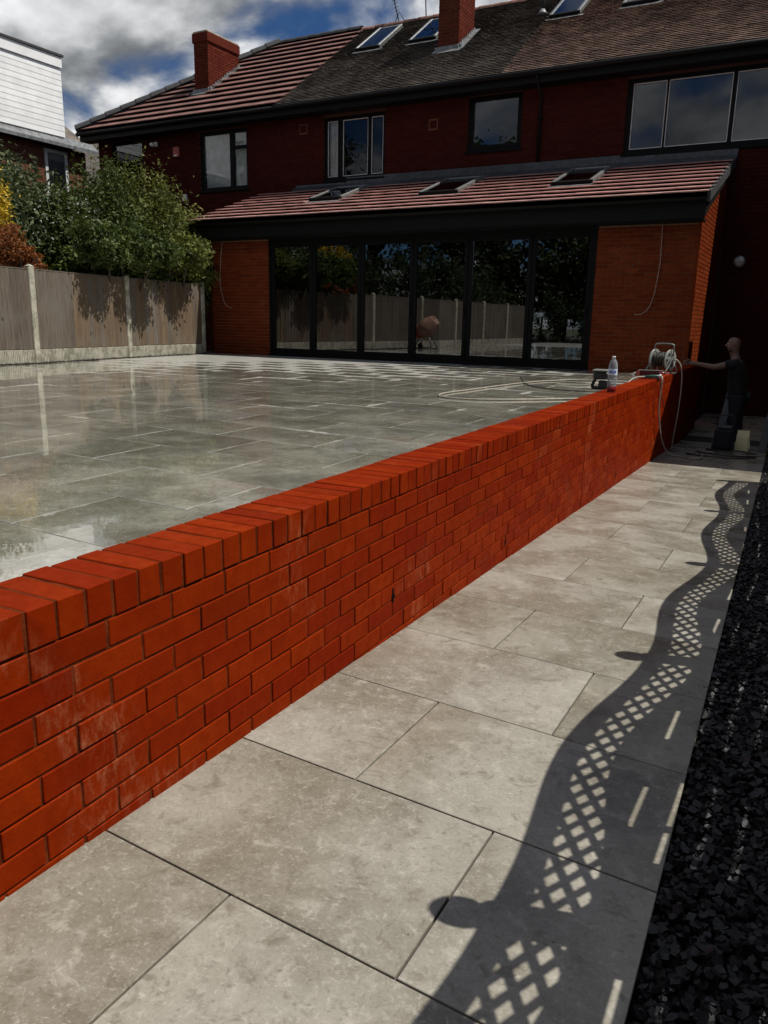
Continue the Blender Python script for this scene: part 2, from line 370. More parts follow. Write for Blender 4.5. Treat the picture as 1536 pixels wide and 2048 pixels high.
class MB:
    def __init__(s): s.v = []; s.f = []

    def add(s, vs, fs):
        o = len(s.v); s.v += [tuple(v) for v in vs]; s.f += [tuple(i + o for i in f) for f in fs]; return s

    def box(s, x0, x1, y0, y1, z0, z1):
        return s.add([(x0, y0, z0), (x1, y0, z0), (x1, y1, z0), (x0, y1, z0), (x0, y0, z1), (x1, y0, z1), (x1, y1, z1), (x0, y1, z1)],
                     [(0, 3, 2, 1), (4, 5, 6, 7), (0, 1, 5, 4), (1, 2, 6, 5), (2, 3, 7, 6), (3, 0, 4, 7)])

    def cbox(s, x0, x1, y0, y1, z0, z1, c=0.004):
        """box with chamfered edges"""
        X, Y, Z = (x0, x1), (y0, y1), (z0, z1); vs = []; idx = {}
        for i in (0, 1):
            for j in (0, 1):
                for k in (0, 1):
                    sx, sy, sz = (c, -c)[i], (c, -c)[j], (c, -c)[k]
                    for a in range(3):
                        q = [X[i] + sx, Y[j] + sy, Z[k] + sz]; q[a] = (X[i], Y[j], Z[k])[a]
                        idx[i, j, k, a] = len(vs); vs.append(q)
        fs = []
        for k in (0, 1):
            f = [idx[0, 0, k, 2], idx[1, 0, k, 2], idx[1, 1, k, 2], idx[0, 1, k, 2]]; fs.append(f if k else f[::-1])
            f = [idx[0, k, 0, 1], idx[1, k, 0, 1], idx[1, k, 1, 1], idx[0, k, 1, 1]]; fs.append(f[::-1] if k else f)
            f = [idx[k, 0, 0, 0], idx[k, 1, 0, 0], idx[k, 1, 1, 0], idx[k, 0, 1, 0]]; fs.append(f if k else f[::-1])
        for i in (0, 1):
            for j in (0, 1):
                fs.append([idx[i, j, 0, 0], idx[i, j, 1, 0], idx[i, j, 1, 1], idx[i, j, 0, 1]])
                fs.append([idx[i, 0, j, 0], idx[i, 1, j, 0], idx[i, 1, j, 2], idx[i, 0, j, 2]])
                fs.append([idx[0, i, j, 1], idx[1, i, j, 1], idx[1, i, j, 2], idx[0, i, j, 2]])
                for k in (0, 1): fs.append([idx[i, j, k, 0], idx[i, j, k, 1], idx[i, j, k, 2]])
        return s.add(vs, fs)

    def hexa(s, p):
        """8 corners, bottom 4 ccw then top 4"""
        return s.add(p, [(0, 3, 2, 1), (4, 5, 6, 7), (0, 1, 5, 4), (1, 2, 6, 5), (2, 3, 7, 6), (3, 0, 4, 7)])

    def prism(s, poly, z0, z1):
        n = len(poly); vs = [(x, y, z0) for x, y in poly] + [(x, y, z1) for x, y in poly]
        return s.add(vs, [tuple(range(n))[::-1], tuple(range(n, 2 * n))] + [(i, (i + 1) % n, n + (i + 1) % n, n + i) for i in range(n)])

    def xprism(s, poly, x0, x1):
        """polygon in (y,z) swept along x"""
        n = len(poly); vs = [(x0, y, z) for y, z in poly] + [(x1, y, z) for y, z in poly]
        return s.add(vs, [tuple(range(n))[::-1], tuple(range(n, 2 * n))] + [(i, (i + 1) % n, n + (i + 1) % n, n + i) for i in range(n)])

    def tube(s, pts, r, n=8, cap=True):
        pts = [Vector(p) for p in pts]; m = len(pts); rs = r if isinstance(r, (list, tuple)) else [r] * m
        up = Vector((0, 0, 1)); prev = None; vs = []
        for i, p in enumerate(pts):
            d = (pts[min(i + 1, m - 1)] - pts[max(i - 1, 0)]).normalized()
            if prev is None:
                a = d.cross(up if abs(d.z) < 0.9 else Vector((1, 0, 0))).normalized()
            else:
                a = (prev - d * prev.dot(d)); a = a.normalized() if a.length > 1e-6 else d.orthogonal().normalized()
            prev = a; b = d.cross(a)
            for k in range(n):
                t = 2 * math.pi * k / n; vs.append(p + (a * math.cos(t) + b * math.sin(t)) * rs[i])
        fs = [(i * n + k, i * n + (k + 1) % n, (i + 1) * n + (k + 1) % n, (i + 1) * n + k) for i in range(m - 1) for k in range(n)]
        if cap: fs += [tuple(range(n))[::-1], tuple(range((m - 1) * n, m * n))]
        return s.add(vs, fs)

    def lathe(s, prof, cx=0, cy=0, n=20, axis='z', cap=True):
        vs = []
        for r, z in prof:
            for k in range(n):
                t = 2 * math.pi * k / n; a, b = r * math.cos(t), r * math.sin(t)
                vs.append((cx + a, cy + b, z) if axis == 'z' else ((z, cx + a, cy + b) if axis == 'x' else (cx + a, z, cy + b)))
        m = len(prof)
        fs = [(i * n + k, i * n + (k + 1) % n, (i + 1) * n + (k + 1) % n, (i + 1) * n + k) for i in range(m - 1) for k in range(n)]
        if cap: fs += [tuple(range(n))[::-1], tuple(range((m - 1) * n, m * n))]
        return s.add(vs, fs)

    def xf(s, M, start=0):
        for i in range(start, len(s.v)): s.v[i] = tuple(M @ Vector(s.v[i]))
        return s

    def mesh(s, name, mat, smooth=False, off=None):
        me = bpy.data.meshes.new(name)
        v = s.v if off is None else [(a - off[0], b - off[1], c - off[2]) for a, b, c in s.v]
        me.from_pydata(v, [], s.f); me.materials.append(MATS[mat])
        if smooth: me.polygons.foreach_set('use_smooth', [True] * len(me.polygons))
        me.update(); return me


def tag(o, label=None, cat=None, group=None, kind=None):
    if label: o['label'] = label
    if cat: o['category'] = cat
    if group: o['group'] = group
    if kind: o['kind'] = kind
    return o


class Thing:
    def __init__(s, name, base=(0, 0, 0), frame=ID, label=None, cat=None, group=None, kind=None):
        s.o = bpy.data.objects.new(name, None); C.objects.link(s.o); s.base = Vector(base)
        s.o.empty_display_size = 0.2
        s.o.matrix_world = frame @ Matrix.Translation(s.base); tag(s.o, label, cat, group, kind)

    def part(s, name, mb, mat, parent=None, smooth=False, kind=None, label=None):
        o = bpy.data.objects.new(name, mb.mesh(name, mat, smooth, s.base)); C.objects.link(o); o.parent = parent or s.o
        if kind: o['kind'] = kind
        if label: o['label'] = label
        return o

    def inst(s, name, me, loc, parent=None, rot=None, scale=None):
        o = bpy.data.objects.new(name, me); C.objects.link(o); o.parent = parent or s.o
        o.location = Vector(loc) - s.base
        if rot is not None: o.rotation_euler = rot
        if scale is not None: o.scale = scale
        return o


def single(name, mb, mat, label=None, cat=None, group=None, kind=None, frame=ID, smooth=False):
    """a one-mesh thing with its origin at its base"""
    xs, ys, zs = zip(*mb.v); b = ((min(xs) + max(xs)) / 2, (min(ys) + max(ys)) / 2, min(zs))
    o = bpy.data.objects.new(name, mb.mesh(name, mat, smooth, b)); C.objects.link(o)
    o.matrix_world = frame @ Matrix.Translation(b); return tag(o, label, cat, group, kind)


CAMP = Vector((1.3878, -1.0608, 0.6158))
ROOT_UP = Matrix.Identity(4)


def field(th, parent, name, items, mat, nmax, frame, merge_name=None):
    """items: (MB in frame coords, centre). The nmax nearest to the camera become objects (a shared
    mesh per key), the rest one joined part."""
    def dist(it): return (frame @ Vector(it['c']) - CAMP).length
    items = sorted(items, key=dist); cache = {}
    for it in items[:nmax]:
        k = it['key']
        if k not in cache:
            cache[k] = it['mb']().mesh(name, mat)
        th.inst(name, cache[k], it['c'], parent, it.get('rot'))
    rest = items[nmax:]
    if rest:
        mb = MB()
        for it in rest:
            st = len(mb.v); q = it['mb'](); mb.add(q.v, q.f)
            M = Matrix.Translation(it['c'])
            if it.get('rot'): M = M @ __import__('mathutils').Euler(it['rot']).to_matrix().to_4x4()
            mb.xf(M, st)
        th.part(merge_name or name, mb, mat, parent, kind='stuff')


def bricks(x0, x1, z0, z1, y, holes=(), course=0.075, L=0.225, depth=0.05, axis='x', zoff=0.0, xoff=0.0, top=None, jit=0.0015):
    """stretcher bond in a vertical plane: axis x -> plane y=const facing -y; axis y -> plane x=const facing +x"""
    out = []; k = 0; z = z0
    while z < z1 - 0.02:
        zt = min(z + course - 0.010, z1)
        a = x0 - (L / 2 if k % 2 else 0) + xoff
        while a < x1:
            s, e = max(a, x0), min(a + L - 0.010, x1); a += L
            if e - s < 0.03: continue
            segs = [(s, e)]
            for hx0, hx1, hz0, hz1 in holes:
                if zt > hz0 and z < hz1:
                    ns = []
                    for p, q in segs:
                        if q <= hx0 or p >= hx1: ns.append((p, q)); continue
                        if hx0 - p > 0.03: ns.append((p, hx0))
                        if q - hx1 > 0.03: ns.append((hx1, q))
                    segs = ns
            for p, q in segs:
                if top and top((p + q) / 2) < zt - 0.01: continue
                ln = round((q - p) / 0.005) * 0.005; h = round((zt - z) / 0.005) * 0.005
                dj = R.uniform(-jit, jit)

                def mk(ln=ln, h=h):
                    if axis == 'x': return MB().cbox(-ln / 2, ln / 2, 0, depth, -h / 2, h / 2, 0.003)
                    return MB().cbox(-depth, 0, -ln / 2, ln / 2, -h / 2, h / 2, 0.003)
                c = ((p + q) / 2, y + dj, (z + zt) / 2) if axis == 'x' else (y + dj, (p + q) / 2, (z + zt) / 2)
                out.append(dict(key=(axis, ln, h, depth), mb=mk, c=c))
        z += course; k += 1
    return out


def wall_holes(mb, x0, x1, z0, z1, y, th, holes):
    """wall slab facing -y, with rectangular openings through it"""
    xs = sorted({x0, x1, *[h[0] for h in holes], *[h[1] for h in holes]}); zs = sorted({z0, z1, *[h[2] for h in holes], *[h[3] for h in holes]})
    xs = [x for x in xs if x0 <= x <= x1]; zs = [z for z in zs if z0 <= z <= z1]
    for a, b in zip(xs, xs[1:]):
        run = None
        for c, d in zip(zs, zs[1:]):
            if any(h[0] < (a + b) / 2 < h[1] and h[2] < (c + d) / 2 < h[3] for h in holes):
                if run: mb.box(a, b, y, y + th, *run); run = None
            else: run = (run[0], d) if run else (c, d)
        if run: mb.box(a, b, y, y + th, *run)
    return mb


def path_z(y): return -0.637 - 0.042 * min(max(y, -8), 12.5)


# ------------------------------------------------------------------ ground and structure
single('ground', MB().add([(-400, -400, -1.6), (400, -400, -1.6), (400, 400, -1.6), (-400, 400, -1.6)], [(0, 1, 2, 3)]), 'ground', kind='structure')
# neighbour's garden bed, level with the terrace, left of the fence
single('garden_ground', MB().box(-45, -10.75, -40, 30, -1.55, -0.34), 'soil', kind='structure')
single('lawn', MB().box(-10.75, 12, -60, -8.0, -1.55, -0.75), 'ground', kind='structure')

# path: tiles as parts
SH = -0.085
path = Thing('path', (0.6, 5, -1.2), label='grey porcelain tile path beside the red brick wall', kind='structure')
bed = MB()
for i in range(12):
    y0, y1 = -8 + i * 2.2, -8 + (i + 1) * 2.2
    bed.hexa([(-0.15, y0, path_z(y0) - 0.25), (1.262, y0, path_z(y0) - 0.25), (1.262, y1, path_z(y1) - 0.25), (-0.15, y1, path_z(y1) - 0.25),
              (-0.15, y0, path_z(y0) - 0.012), (1.262, y0, path_z(y0) - 0.012), (1.262, y1, path_z(y1) - 0.012), (-0.15, y1, path_z(y1) - 0.012)])
path.part('bed', bed, 'grout')


def tile_poly(th_, name, poly, zf, mat, thick=0.02, c=0.0015):
    cx = sum(p[0] for p in poly) / 4; cy = sum(p[1] for p in poly) / 4
    mb = MB()
    inn = [(x + (cx - x) / max(abs(cx - x), 1e-6) * c, y + (cy - y) / max(abs(cy - y), 1e-6) * c) for x, y in poly]
    z0 = zf(cx, cy)
    vs = [(x - cx, y - cy, zf(x, y) - thick - z0) for x, y in poly] + [(x - cx, y - cy, zf(x, y) - c - z0) for x, y in poly] + [(x - cx, y - cy, zf(x, y) - z0) for x, y in inn]
    fs = [(8, 9, 10, 11)] + [(i, (i + 1) % 4, 4 + (i + 1) % 4, 4 + i) for i in range(4)] + [(4 + i, 4 + (i + 1) % 4, 8 + (i + 1) % 4, 8 + i) for i in range(4)]
    mb.add(vs, fs)
    th_.inst(name, mb.mesh(name, mat), (cx, cy, z0))


g = 0.003
for i in range(-12, 30):
    ya, yb = 0.14 + 0.6 * i + (.035 if i == 0 else 0), 0.14 + 0.6 * (i + 1) + (.035 if i == -1 else 0)
    jx = (0.850 if i % 2 == 0 else (0.405 if i == -1 else 0.425)) + R.uniform(-.004, .004)
    dz = R.uniform(-0.0006, 0.0006)
    for x0, x1 in ((-0.10, jx), (jx, 1.268)):
        poly = [(x0 + g, ya + g + SH * x0), (x1 - g, ya + g + SH * x1), (x1 - g + 0.008, yb - g + SH * x1), (x0 + g + 0.008, yb - g + SH * x0)]
        if x1 > 1.2: poly[1] = (1.268, poly[1][1]); poly[2] = (1.268, poly[2][1])
        tile_poly(path, 'paving_tile', poly, lambda x, y: path_z(y) + dz, 'paving_dry')

# terrace: slab and wet tiles
ZT = -0.22
ter = Thing('terrace', (-5, 6, -0.3), label='raised terrace of wet grey porcelain tiles', kind='structure')
ter.part('slab', MB().prism([(-0.205, -8), (-0.205, 14.6), (-11.2, 14.9), (-10.75, -8)], -1.5, ZT - 0.004), 'grout_light')
cand = []
for j in range(-10, 24):
    for i in range(-16, 4):
        u = i * 0.9 + (0.45 if j % 2 else 0.0); xc = -1.394 + u; yc = 1.93 + 0.6 * j - 0.10 * (xc + 1.394) - 0.0
        xc -= 0.015 * 0.6 * j
        x0, x1 = xc - 0.4475, xc + 0.4475
        if x1 < -10.95 or x0 > -0.22 or yc > 14.75: continue
        cand.append((xc, yc))
cand.sort(key=lambda q: (Vector((q[0], q[1], ZT)) - CAMP).length if q[1] > -0.6 else 100 - q[1])
full = {}


def ter_tile(xc, yc, x1, x0=None):
    hx = 0.4475; a = -hx if x0 is None else x0; b = hx if x1 is None else x1
    c = 0.0015; hy = 0.2975
    def P(x, y, z): return (x - 0.015 * y, y - 0.10 * x, z)
    vs = [P(x, y, -0.02) for x, y in ((a, -hy), (b, -hy), (b, hy), (a, hy))] + [P(x, y, -c) for x, y in ((a, -hy), (b, -hy), (b, hy), (a, hy))] + [P(x, y, 0) for x, y in ((a + c, -hy + c), (b - c, -hy + c), (b - c, hy - c), (a + c, hy - c))]
    return MB().add(vs, [(8, 9, 10, 11)] + [(i, (i + 1) % 4, 4 + (i + 1) % 4, 4 + i) for i in range(4)] + [(4 + i, 4 + (i + 1) % 4, 8 + (i + 1) % 4, 8 + i) for i in range(4)])


rest = MB()
for n_, (xc, yc) in enumerate(cand):
    cut = None
    if xc + 0.4475 > -0.212: cut = round(-0.212 - xc, 3)
    if cut is not None and cut < -0.40: continue
    z = ZT + R.uniform(-0.001, 0.001)
    if n_ < 300:
        k = cut if cut is not None else 'f'
        if k not in full: full[k] = ter_tile(0, 0, cut).mesh('paving_tile', 'paving_wet')
        ter.inst('paving_tile', full[k], (xc, yc, z), rot=(R.uniform(-.0012, .0012), R.uniform(-.0012, .0012), 0))
    else:
        q = ter_tile(0, 0, cut); st = len(rest.v); rest.add(q.v, q.f); rest.xf(Matrix.Translation((xc, yc, z)), st)
if rest.v: ter.part('paving_tile', rest, 'paving_wet', kind='stuff')

# ------------------------------------------------------------------ retaining wall
rw = Thing('retaining_wall', (-0.1, 5, -1.2), label='long red brick retaining wall with brick on edge coping', cat='wall')
core = MB()
core.box(-0.205, -0.0042, -6, 14.28, -1.7, -0.0925)
core.box(-0.212, -0.0028, -6, 14.28, -0.0925, -0.0028)
cobj = rw.part('core', core, 'mortar_dark')
MJ = 5.31; WEEP = [(1.80, -0.522), (3.33, -0.654), (6.77, -0.812)]
its = []
for k in range(1, 17):
    zt = -0.0955 - 0.075 * (k - 1) - 0.0035; zb = zt - 0.068
    for i in range(-8, 64):
        y0 = 0.225 * i + (0.1125 if k % 2 == 0 else 0) + 0.004; y1 = y0 + 0.217
        if zt < path_z(y1) - 0.015 or y1 > 14.27: continue
        segs = [(y0, y1)]
        if y0 < MJ < y1: segs = [(y0, MJ - 0.008), (MJ + 0.008, y1)]
        for a, b in segs:
            if b - a < 0.02: continue
            ln = round(b - a, 2)
            for wy, wz in WEEP:
                pass

            def mk(ln=b - a): return MB().cbox(-0.09, 0, -ln / 2, ln / 2, -0.034, 0.034, 0.002)
            its.append(dict(key=round(b - a, 3), mb=mk, c=(R.uniform(-0.0018, 0.0018), (a + b) / 2 + R.uniform(-.0015, .0015), (zt + zb) / 2 + R.uniform(-.0008, .0008)),
                            rot=(R.uniform(-.004, .004), 0, R.uniform(-.006, .006))))
field(rw, None, 'brick', its, 'brick_wall', 190, ID)
its = []
for j in range(-60, 171):
    y = 0.038 + 0.0837 * j
    def mk(): return MB().cbox(-0.215, 0.002, -0.0368, 0.0368, -0.0905, 0, 0.0022)
    its.append(dict(key='c', mb=mk, c=(R.uniform(-.0025, .0025), y + R.uniform(-.001, .001), R.uniform(-.0018, .0012)), rot=(R.uniform(-.008, .008), R.uniform(-.004, .004), R.uniform(-.006, .006))))
field(rw, None, 'coping_brick', its, 'brick_wall', 110, ID)
rw.part('movement_joint', MB().box(-0.02, -0.0045, MJ - 0.007, MJ + 0.007, -1.1, -0.098), 'grout')
for wy, wz in WEEP:
    rw.part('weep_vent', MB().box(-0.02, 0.001, wy - 0.007, wy + 0.007, wz - 0.033, wz + 0.03), 'void_black')
    rw.part('weep_vent', MB().tube([(-0.01, wy, wz - 0.006), (0.0035, wy, wz - 0.006)], 0.013, 10), 'void_black')

# ------------------------------------------------------------------ slate chipping bed
mb = MB()
for i in range(21000):
    y = -0.4 + 10.6 * R.random() ** 1.5; x = R.uniform(1.272, 1.66)
    s = R.uniform(0.005, 0.019) * (1.25 if R.random() < .2 else 1); n = R.choice((4, 5, 5, 6)); a0 = R.random() * 6.28
    t = R.uniform(0.003, 0.007)
    poly = [(s * R.uniform(.65, 1.1) * math.cos(a0 + 6.283 * k / n), s * R.uniform(.45, .9) * math.sin(a0 + 6.283 * k / n)) for k in range(n)]
    st = len(mb.v); mb.prism(poly, -t, t)
    e = Matrix.Rotation(R.random() * 6.28, 4, 'Z') @ Matrix.Rotation(R.gauss(0, .42), 4, 'X') @ Matrix.Rotation(R.gauss(0, .42), 4, 'Y')
    mb.xf(Matrix.Translation((x, y, path_z(y) - 0.045 + R.random() * 0.040)) @ e, st)
single('slate_chippings', mb, 'slate_chip', 'black slate chippings in the bed right of the path', 'gravel', kind='stuff')
mb = MB()
for i in range(10):
    y0, y1 = -8 + i * 2.4, -8 + (i + 1) * 2.4
    mb.hexa([(1.268, y0, -1.55), (2.4, y0, -1.55), (2.4, y1, -1.55), (1.268, y1, -1.55),
             (1.268, y0, path_z(y0) - 0.05), (2.4, y0, path_z(y0) - 0.05), (2.4, y1, path_z(y1) - 0.05), (1.268, y1, path_z(y1) - 0.05)])
single('gravel_bed', mb, 'soil', kind='structure')

# ------------------------------------------------------------------ trellis topped fence right of the path (throws the patterned shade)
KX = SUN.x / SUN.z; KY = SUN.y / SUN.z
fin = [(0.84, -3.33), (0.84, -1.50), (0.843, 0.33), (0.908, 2.126), (0.992, 3.943), (0.924, 5.924), (0.874, 7.93), (0.87, 9.0)]
HP = 1.93
posts = [(fx + KX * HP, fy + KY * HP) for fx, fy in fin]
tf = Thing('trellis_fence', (1.95, 3, -0.9), label='timber fence with wavy lattice top right of the path', cat='fence')
for x, y in posts:
    z = path_z(y)
    pm = tf.part('post', MB().box(x - .045, x + .045, y - .045, y + .045, z - .3, z + 1.66), 'wood_dark')
    tf.part('finial', MB().lathe([(.056, z + 1.66), (.058, z + 1.70), (.036, z + 1.715), (.030, z + 1.76), (.036, z + 1.79), (.048, z + 1.82), (.052, z + 1.85), (.049, z + 1.885), (.038, z + 1.915), (.02, z + 1.932), (.004, z + 1.936)], x, y, 16), 'wood_dark', pm, True)
for (xa, ya), (xb, yb) in zip(posts[:-2], posts[1:-1]):
    da = Vector((xb - xa, yb - ya, path_z(yb) - path_z(ya))); Lp = da.xy.length - .09; dirv = da.normalized()
    def PT(s, h, o=0.0):
        f = (s + .045) / (Lp + .09)
        return (xa + (xb - xa) * f + o, ya + (yb - ya) * f, path_z(ya) + (path_z(yb) - path_z(ya)) * f + h)
    def wv(s): return 0.5 - 0.5 * math.cos(2 * math.pi * s / Lp)
    def top(s): return 1.725 + 0.155 * wv(s)
    def bot(s): return 1.35 + 0.215 * wv(s)
    N = 28
    for fn, d0, d1, nm in ((top, -0.075, 0.0, 'arched_rail'), (bot, -0.05, 0.0, 'lower_rail')):
        m_ = MB()
        for k in range(N):
            s0, s1 = Lp * k / N, Lp * (k + 1) / N
            m_.hexa([PT(s0, fn(s0) + d0, -.018), PT(s1, fn(s1) + d0, -.018), PT(s1, fn(s1) + d0, .018), PT(s0, fn(s0) + d0, .018),
                     PT(s0, fn(s0) + d1, -.018), PT(s1, fn(s1) + d1, -.018), PT(s1, fn(s1) + d1, .018), PT(s0, fn(s0) + d1, .018)])
        tf.part(nm, m_, 'wood_dark')
    # diagonal lattice strips between the rails
    m_ = MB(); pitch = 0.112; hw = 0.0175
    for sg in (1, -1):
        k = -20
        while k < 40:
            s_at = k * pitch; k += 1; step = 0.02; seg = None; h = 1.25
            while h < 1.95:
                s = s_at + sg * (h - 1.3)
                ok = 0 < s < Lp and bot(s) - 0.005 < h < top(s) - 0.06
                if ok and seg is None: seg = h
                if (not ok or h + step >= 1.95) and seg is not None:
                    h0, h1 = seg - .01, h; sa, sb = s_at + sg * (h0 - 1.3), s_at + sg * (h1 - 1.3)
                    o = .006 * sg; w = hw
                    m_.hexa([PT(sa - w, h0, o - .004), PT(sa + w, h0, o - .004), PT(sa + w, h0, o + .004), PT(sa - w, h0, o + .004),
                             PT(sb - w, h1, o - .004), PT(sb + w, h1, o - .004), PT(sb + w, h1, o + .004), PT(sb - w, h1, o + .004)])
                    seg = None
                h += step
    tf.part('lattice', m_, 'wood_dark')
    # horizontal boards, with see-through slots
    slots = [0.16, 0.335, 0.505, 0.678, 0.85, 1.02, 1.19, 1.364]; gp = 0.0195; th = .004; n_ = 16
    edges = [0.03] + [e for h in slots for e in (h - gp, h + gp)] + [None]
    for k in range(0, len(edges), 2):
        h0, h1 = edges[k], edges[k + 1]; m_ = MB()
        for q in range(n_):
            s0, s1 = Lp * q / n_, Lp * (q + 1) / n_
            a1, b1 = (h1, h1) if h1 else (max(h0 + .004, bot(s0)), max(h0 + .004, bot(s1)))
            m_.hexa([PT(s0, h0, -th), PT(s1, h0, -th), PT(s1, h0, th), PT(s0, h0, th), PT(s0, a1, -th), PT(s1, b1, -th), PT(s1, b1, th), PT(s0, a1, th)])
        tf.part('board', m_, 'wood_dark')
    for k, h in enumerate(slots):
        j = lambda: R.uniform(-.03, .03)
        cuts = [(0, .25 + j()), (.385 + j(), .60 + j()), (.715 + j(), 1)] if k == 7 else [(0, .15 + j() * .5), (.235, .255), (.38 + j(), .58 + j()), (.70, .715), (.955, 1)]
        m_ = MB()
        for a, b in cuts:
            a, b = a * Lp, b * Lp; p = gp + .012
            m_.hexa([PT(a, h - p, .0045), PT(b, h - p, .0045), PT(b, h - p, .012), PT(a, h - p, .012), PT(a, h + p, .0045), PT(b, h + p, .0045), PT(b, h + p, .012), PT(a, h + p, .012)])
        tf.part('slot_block', m_, 'wood_dark')

# neighbour's outbuilding on the right: out of the picture, shades the end of the path
ob = Thing('outbuilding', (4.5, 12, -1.5), label='brick outbuilding with pitched roof shading the end of the path', cat='outbuilding')
ob.part('wall', MB().xprism([(9.68, -1.6), (15.3, -1.6), (15.3, 4.45), (12.49, 4.6), (9.68, 2.66)], 2.05, 7.0), 'brick_old')  # rear half raised, shaped to cut sky light from the passage
ob.part('rear_shade_block', MB().box(2.05, 7.0, 15.31, 16.9, -1.6, 3.1), 'brick_old')  # unseen block added to keep sun off the ground behind the path
ob.part('roof', MB().xprism([(9.55, 2.62), (12.49, 4.66), (15.43, 4.5), (15.43, 4.6), (12.49, 4.76), (9.55, 2.72)], 2.0, 7.05), 'tile_dark')

# ------------------------------------------------------------------ left fence
FX = [(-10.93, -0.60), (-10.52, -3.32), (-10.02, -5.95), (-9.75, -8.6), (-9.72, -11.3), (-9.72, -14.0), (-9.72, -16.6), (-9.72, -19.3)]
lf = Thing('timber_fence', (-10.2, -6, -0.35), HM, 'weathered upright board fence with concrete posts left of the terrace', 'fence')
for x, y in FX:
    m_ = MB().cbox(x - .05, x + .05, y - .06, y + .06, -0.5, 1.43, 0.012)
    m_.add([(x - .05, y - .06, 1.43), (x + .05, y - .06, 1.43), (x + .05, y + .06, 1.43), (x - .05, y + .06, 1.43), (x, y, 1.465)], [(0, 1, 4), (1, 2, 4), (2, 3, 4), (3, 0, 4)])
    lf.part('post', m_, 'concrete_weathered')
bm_cache = {}
for (xa, ya), (xb, yb) in zip(FX, FX[1:]):
    d = Vector((xb - xa, yb - ya, 0)); Lf = d.length; d.normalize(); nrm = Vector((-d.y, d.x, 0))   # towards the terrace (+x)
    if nrm.x < 0: nrm = -nrm
    ang = math.atan2(d.y, d.x)
    def loc(s, o, z): return Vector((xa, ya, 0)) + d * s + nrm * o + Vector((0, 0, z))
    M4 = Matrix.Translation((xa, ya, 0)) @ Matrix.Rotation(ang, 4, 'Z')
    side = 1 if (Matrix.Rotation(ang, 4, 'Z') @ Vector((0, 1, 0))).x > 0 else -1
    m_ = MB().cbox(.05, Lf - .05, -.02, .02, -.45, 0.02, .006)
    q = .05
    while q < Lf - .06:
        m_.box(q, q + .022, side * .02 - (.0 if side > 0 else .006), side * .02 + (.006 if side > 0 else .0), -.45, .012); q += .037
    m_.xf(M4); lf.part('gravel_board', m_, 'concrete_weathered')
    nb = int(Lf / 0.108); w = (Lf - .1) / nb; key = round(w, 3)
    if key not in bm_cache:
        ww = w + .016; hb = 1.34
        bm_cache[key] = MB().add([(-ww / 2, -.004, 0), (ww / 2, -.006, 0), (ww / 2, .004, 0), (-ww / 2, .006 + .008, 0),
                                  (-ww / 2, -.004, hb), (ww / 2, -.006, hb), (ww / 2, .004, hb), (-ww / 2, .014, hb)],
                                 [(0, 3, 2, 1), (4, 5, 6, 7), (0, 1, 5, 4), (1, 2, 6, 5), (2, 3, 7, 6), (3, 0, 4, 7)]).mesh('board', 'fence_wood' if True else '')
        me2 = bm_cache[key].copy(); me2.materials.clear(); me2.materials.append(MATS['fence_wood_grey']); bm_cache[key, 1] = me2
    for k in range(nb):
        s = .05 + w * (k + .5)
        px = loc(s, 0.012 + R.uniform(-.003, .003), 0.03 + R.uniform(-.006, .006))
        grey = px.y < -5.0 or R.random() < .25
        lf.inst('board', bm_cache[(key, 1)] if grey else bm_cache[key], px, rot=(0, 0, ang + (0 if side > 0 else math.pi) + R.uniform(-.02, .02)))
    for z in (0.15, .7, 1.25):
        lf.part('rail', MB().box(.05, Lf - .05, -side * .045 - .018, -side * .045 + .018, z, z + .07).xf(M4), 'wood_dark')
    lf.part('capping', MB().box(.05, Lf - .05, -.028, .028, 1.372, 1.39).xf(M4), 'fence_wood_grey')
mb = MB()
for i in range(900):
    s = R.random(); k = R.randrange(3); (xa, ya), (xb, yb) = FX[k], FX[k + 1]
    x = xa + (xb - xa) * s + .02 + abs(R.gauss(.05, .035)); y = ya + (yb - ya) * s; r = R.uniform(.008, .028)
    st = len(mb.v); mb.prism([(r * R.uniform(.6, 1.1) * math.cos(t), r * R.uniform(.6, 1.1) * math.sin(t)) for t in (0, 1.2, 2.5, 3.8, 5)], -r * .5, r * .6)
    mb.xf(Matrix.Translation((x, y, ZT + .006)) @ Matrix.Rotation(R.random() * 6, 4, 'Z') @ Matrix.Rotation(R.gauss(0, .5), 4, 'X'), st)
single('soil_rubble', mb, 'soil', 'dark soil and rubble along the foot of the timber fence', 'soil', kind='stuff', frame=HM)

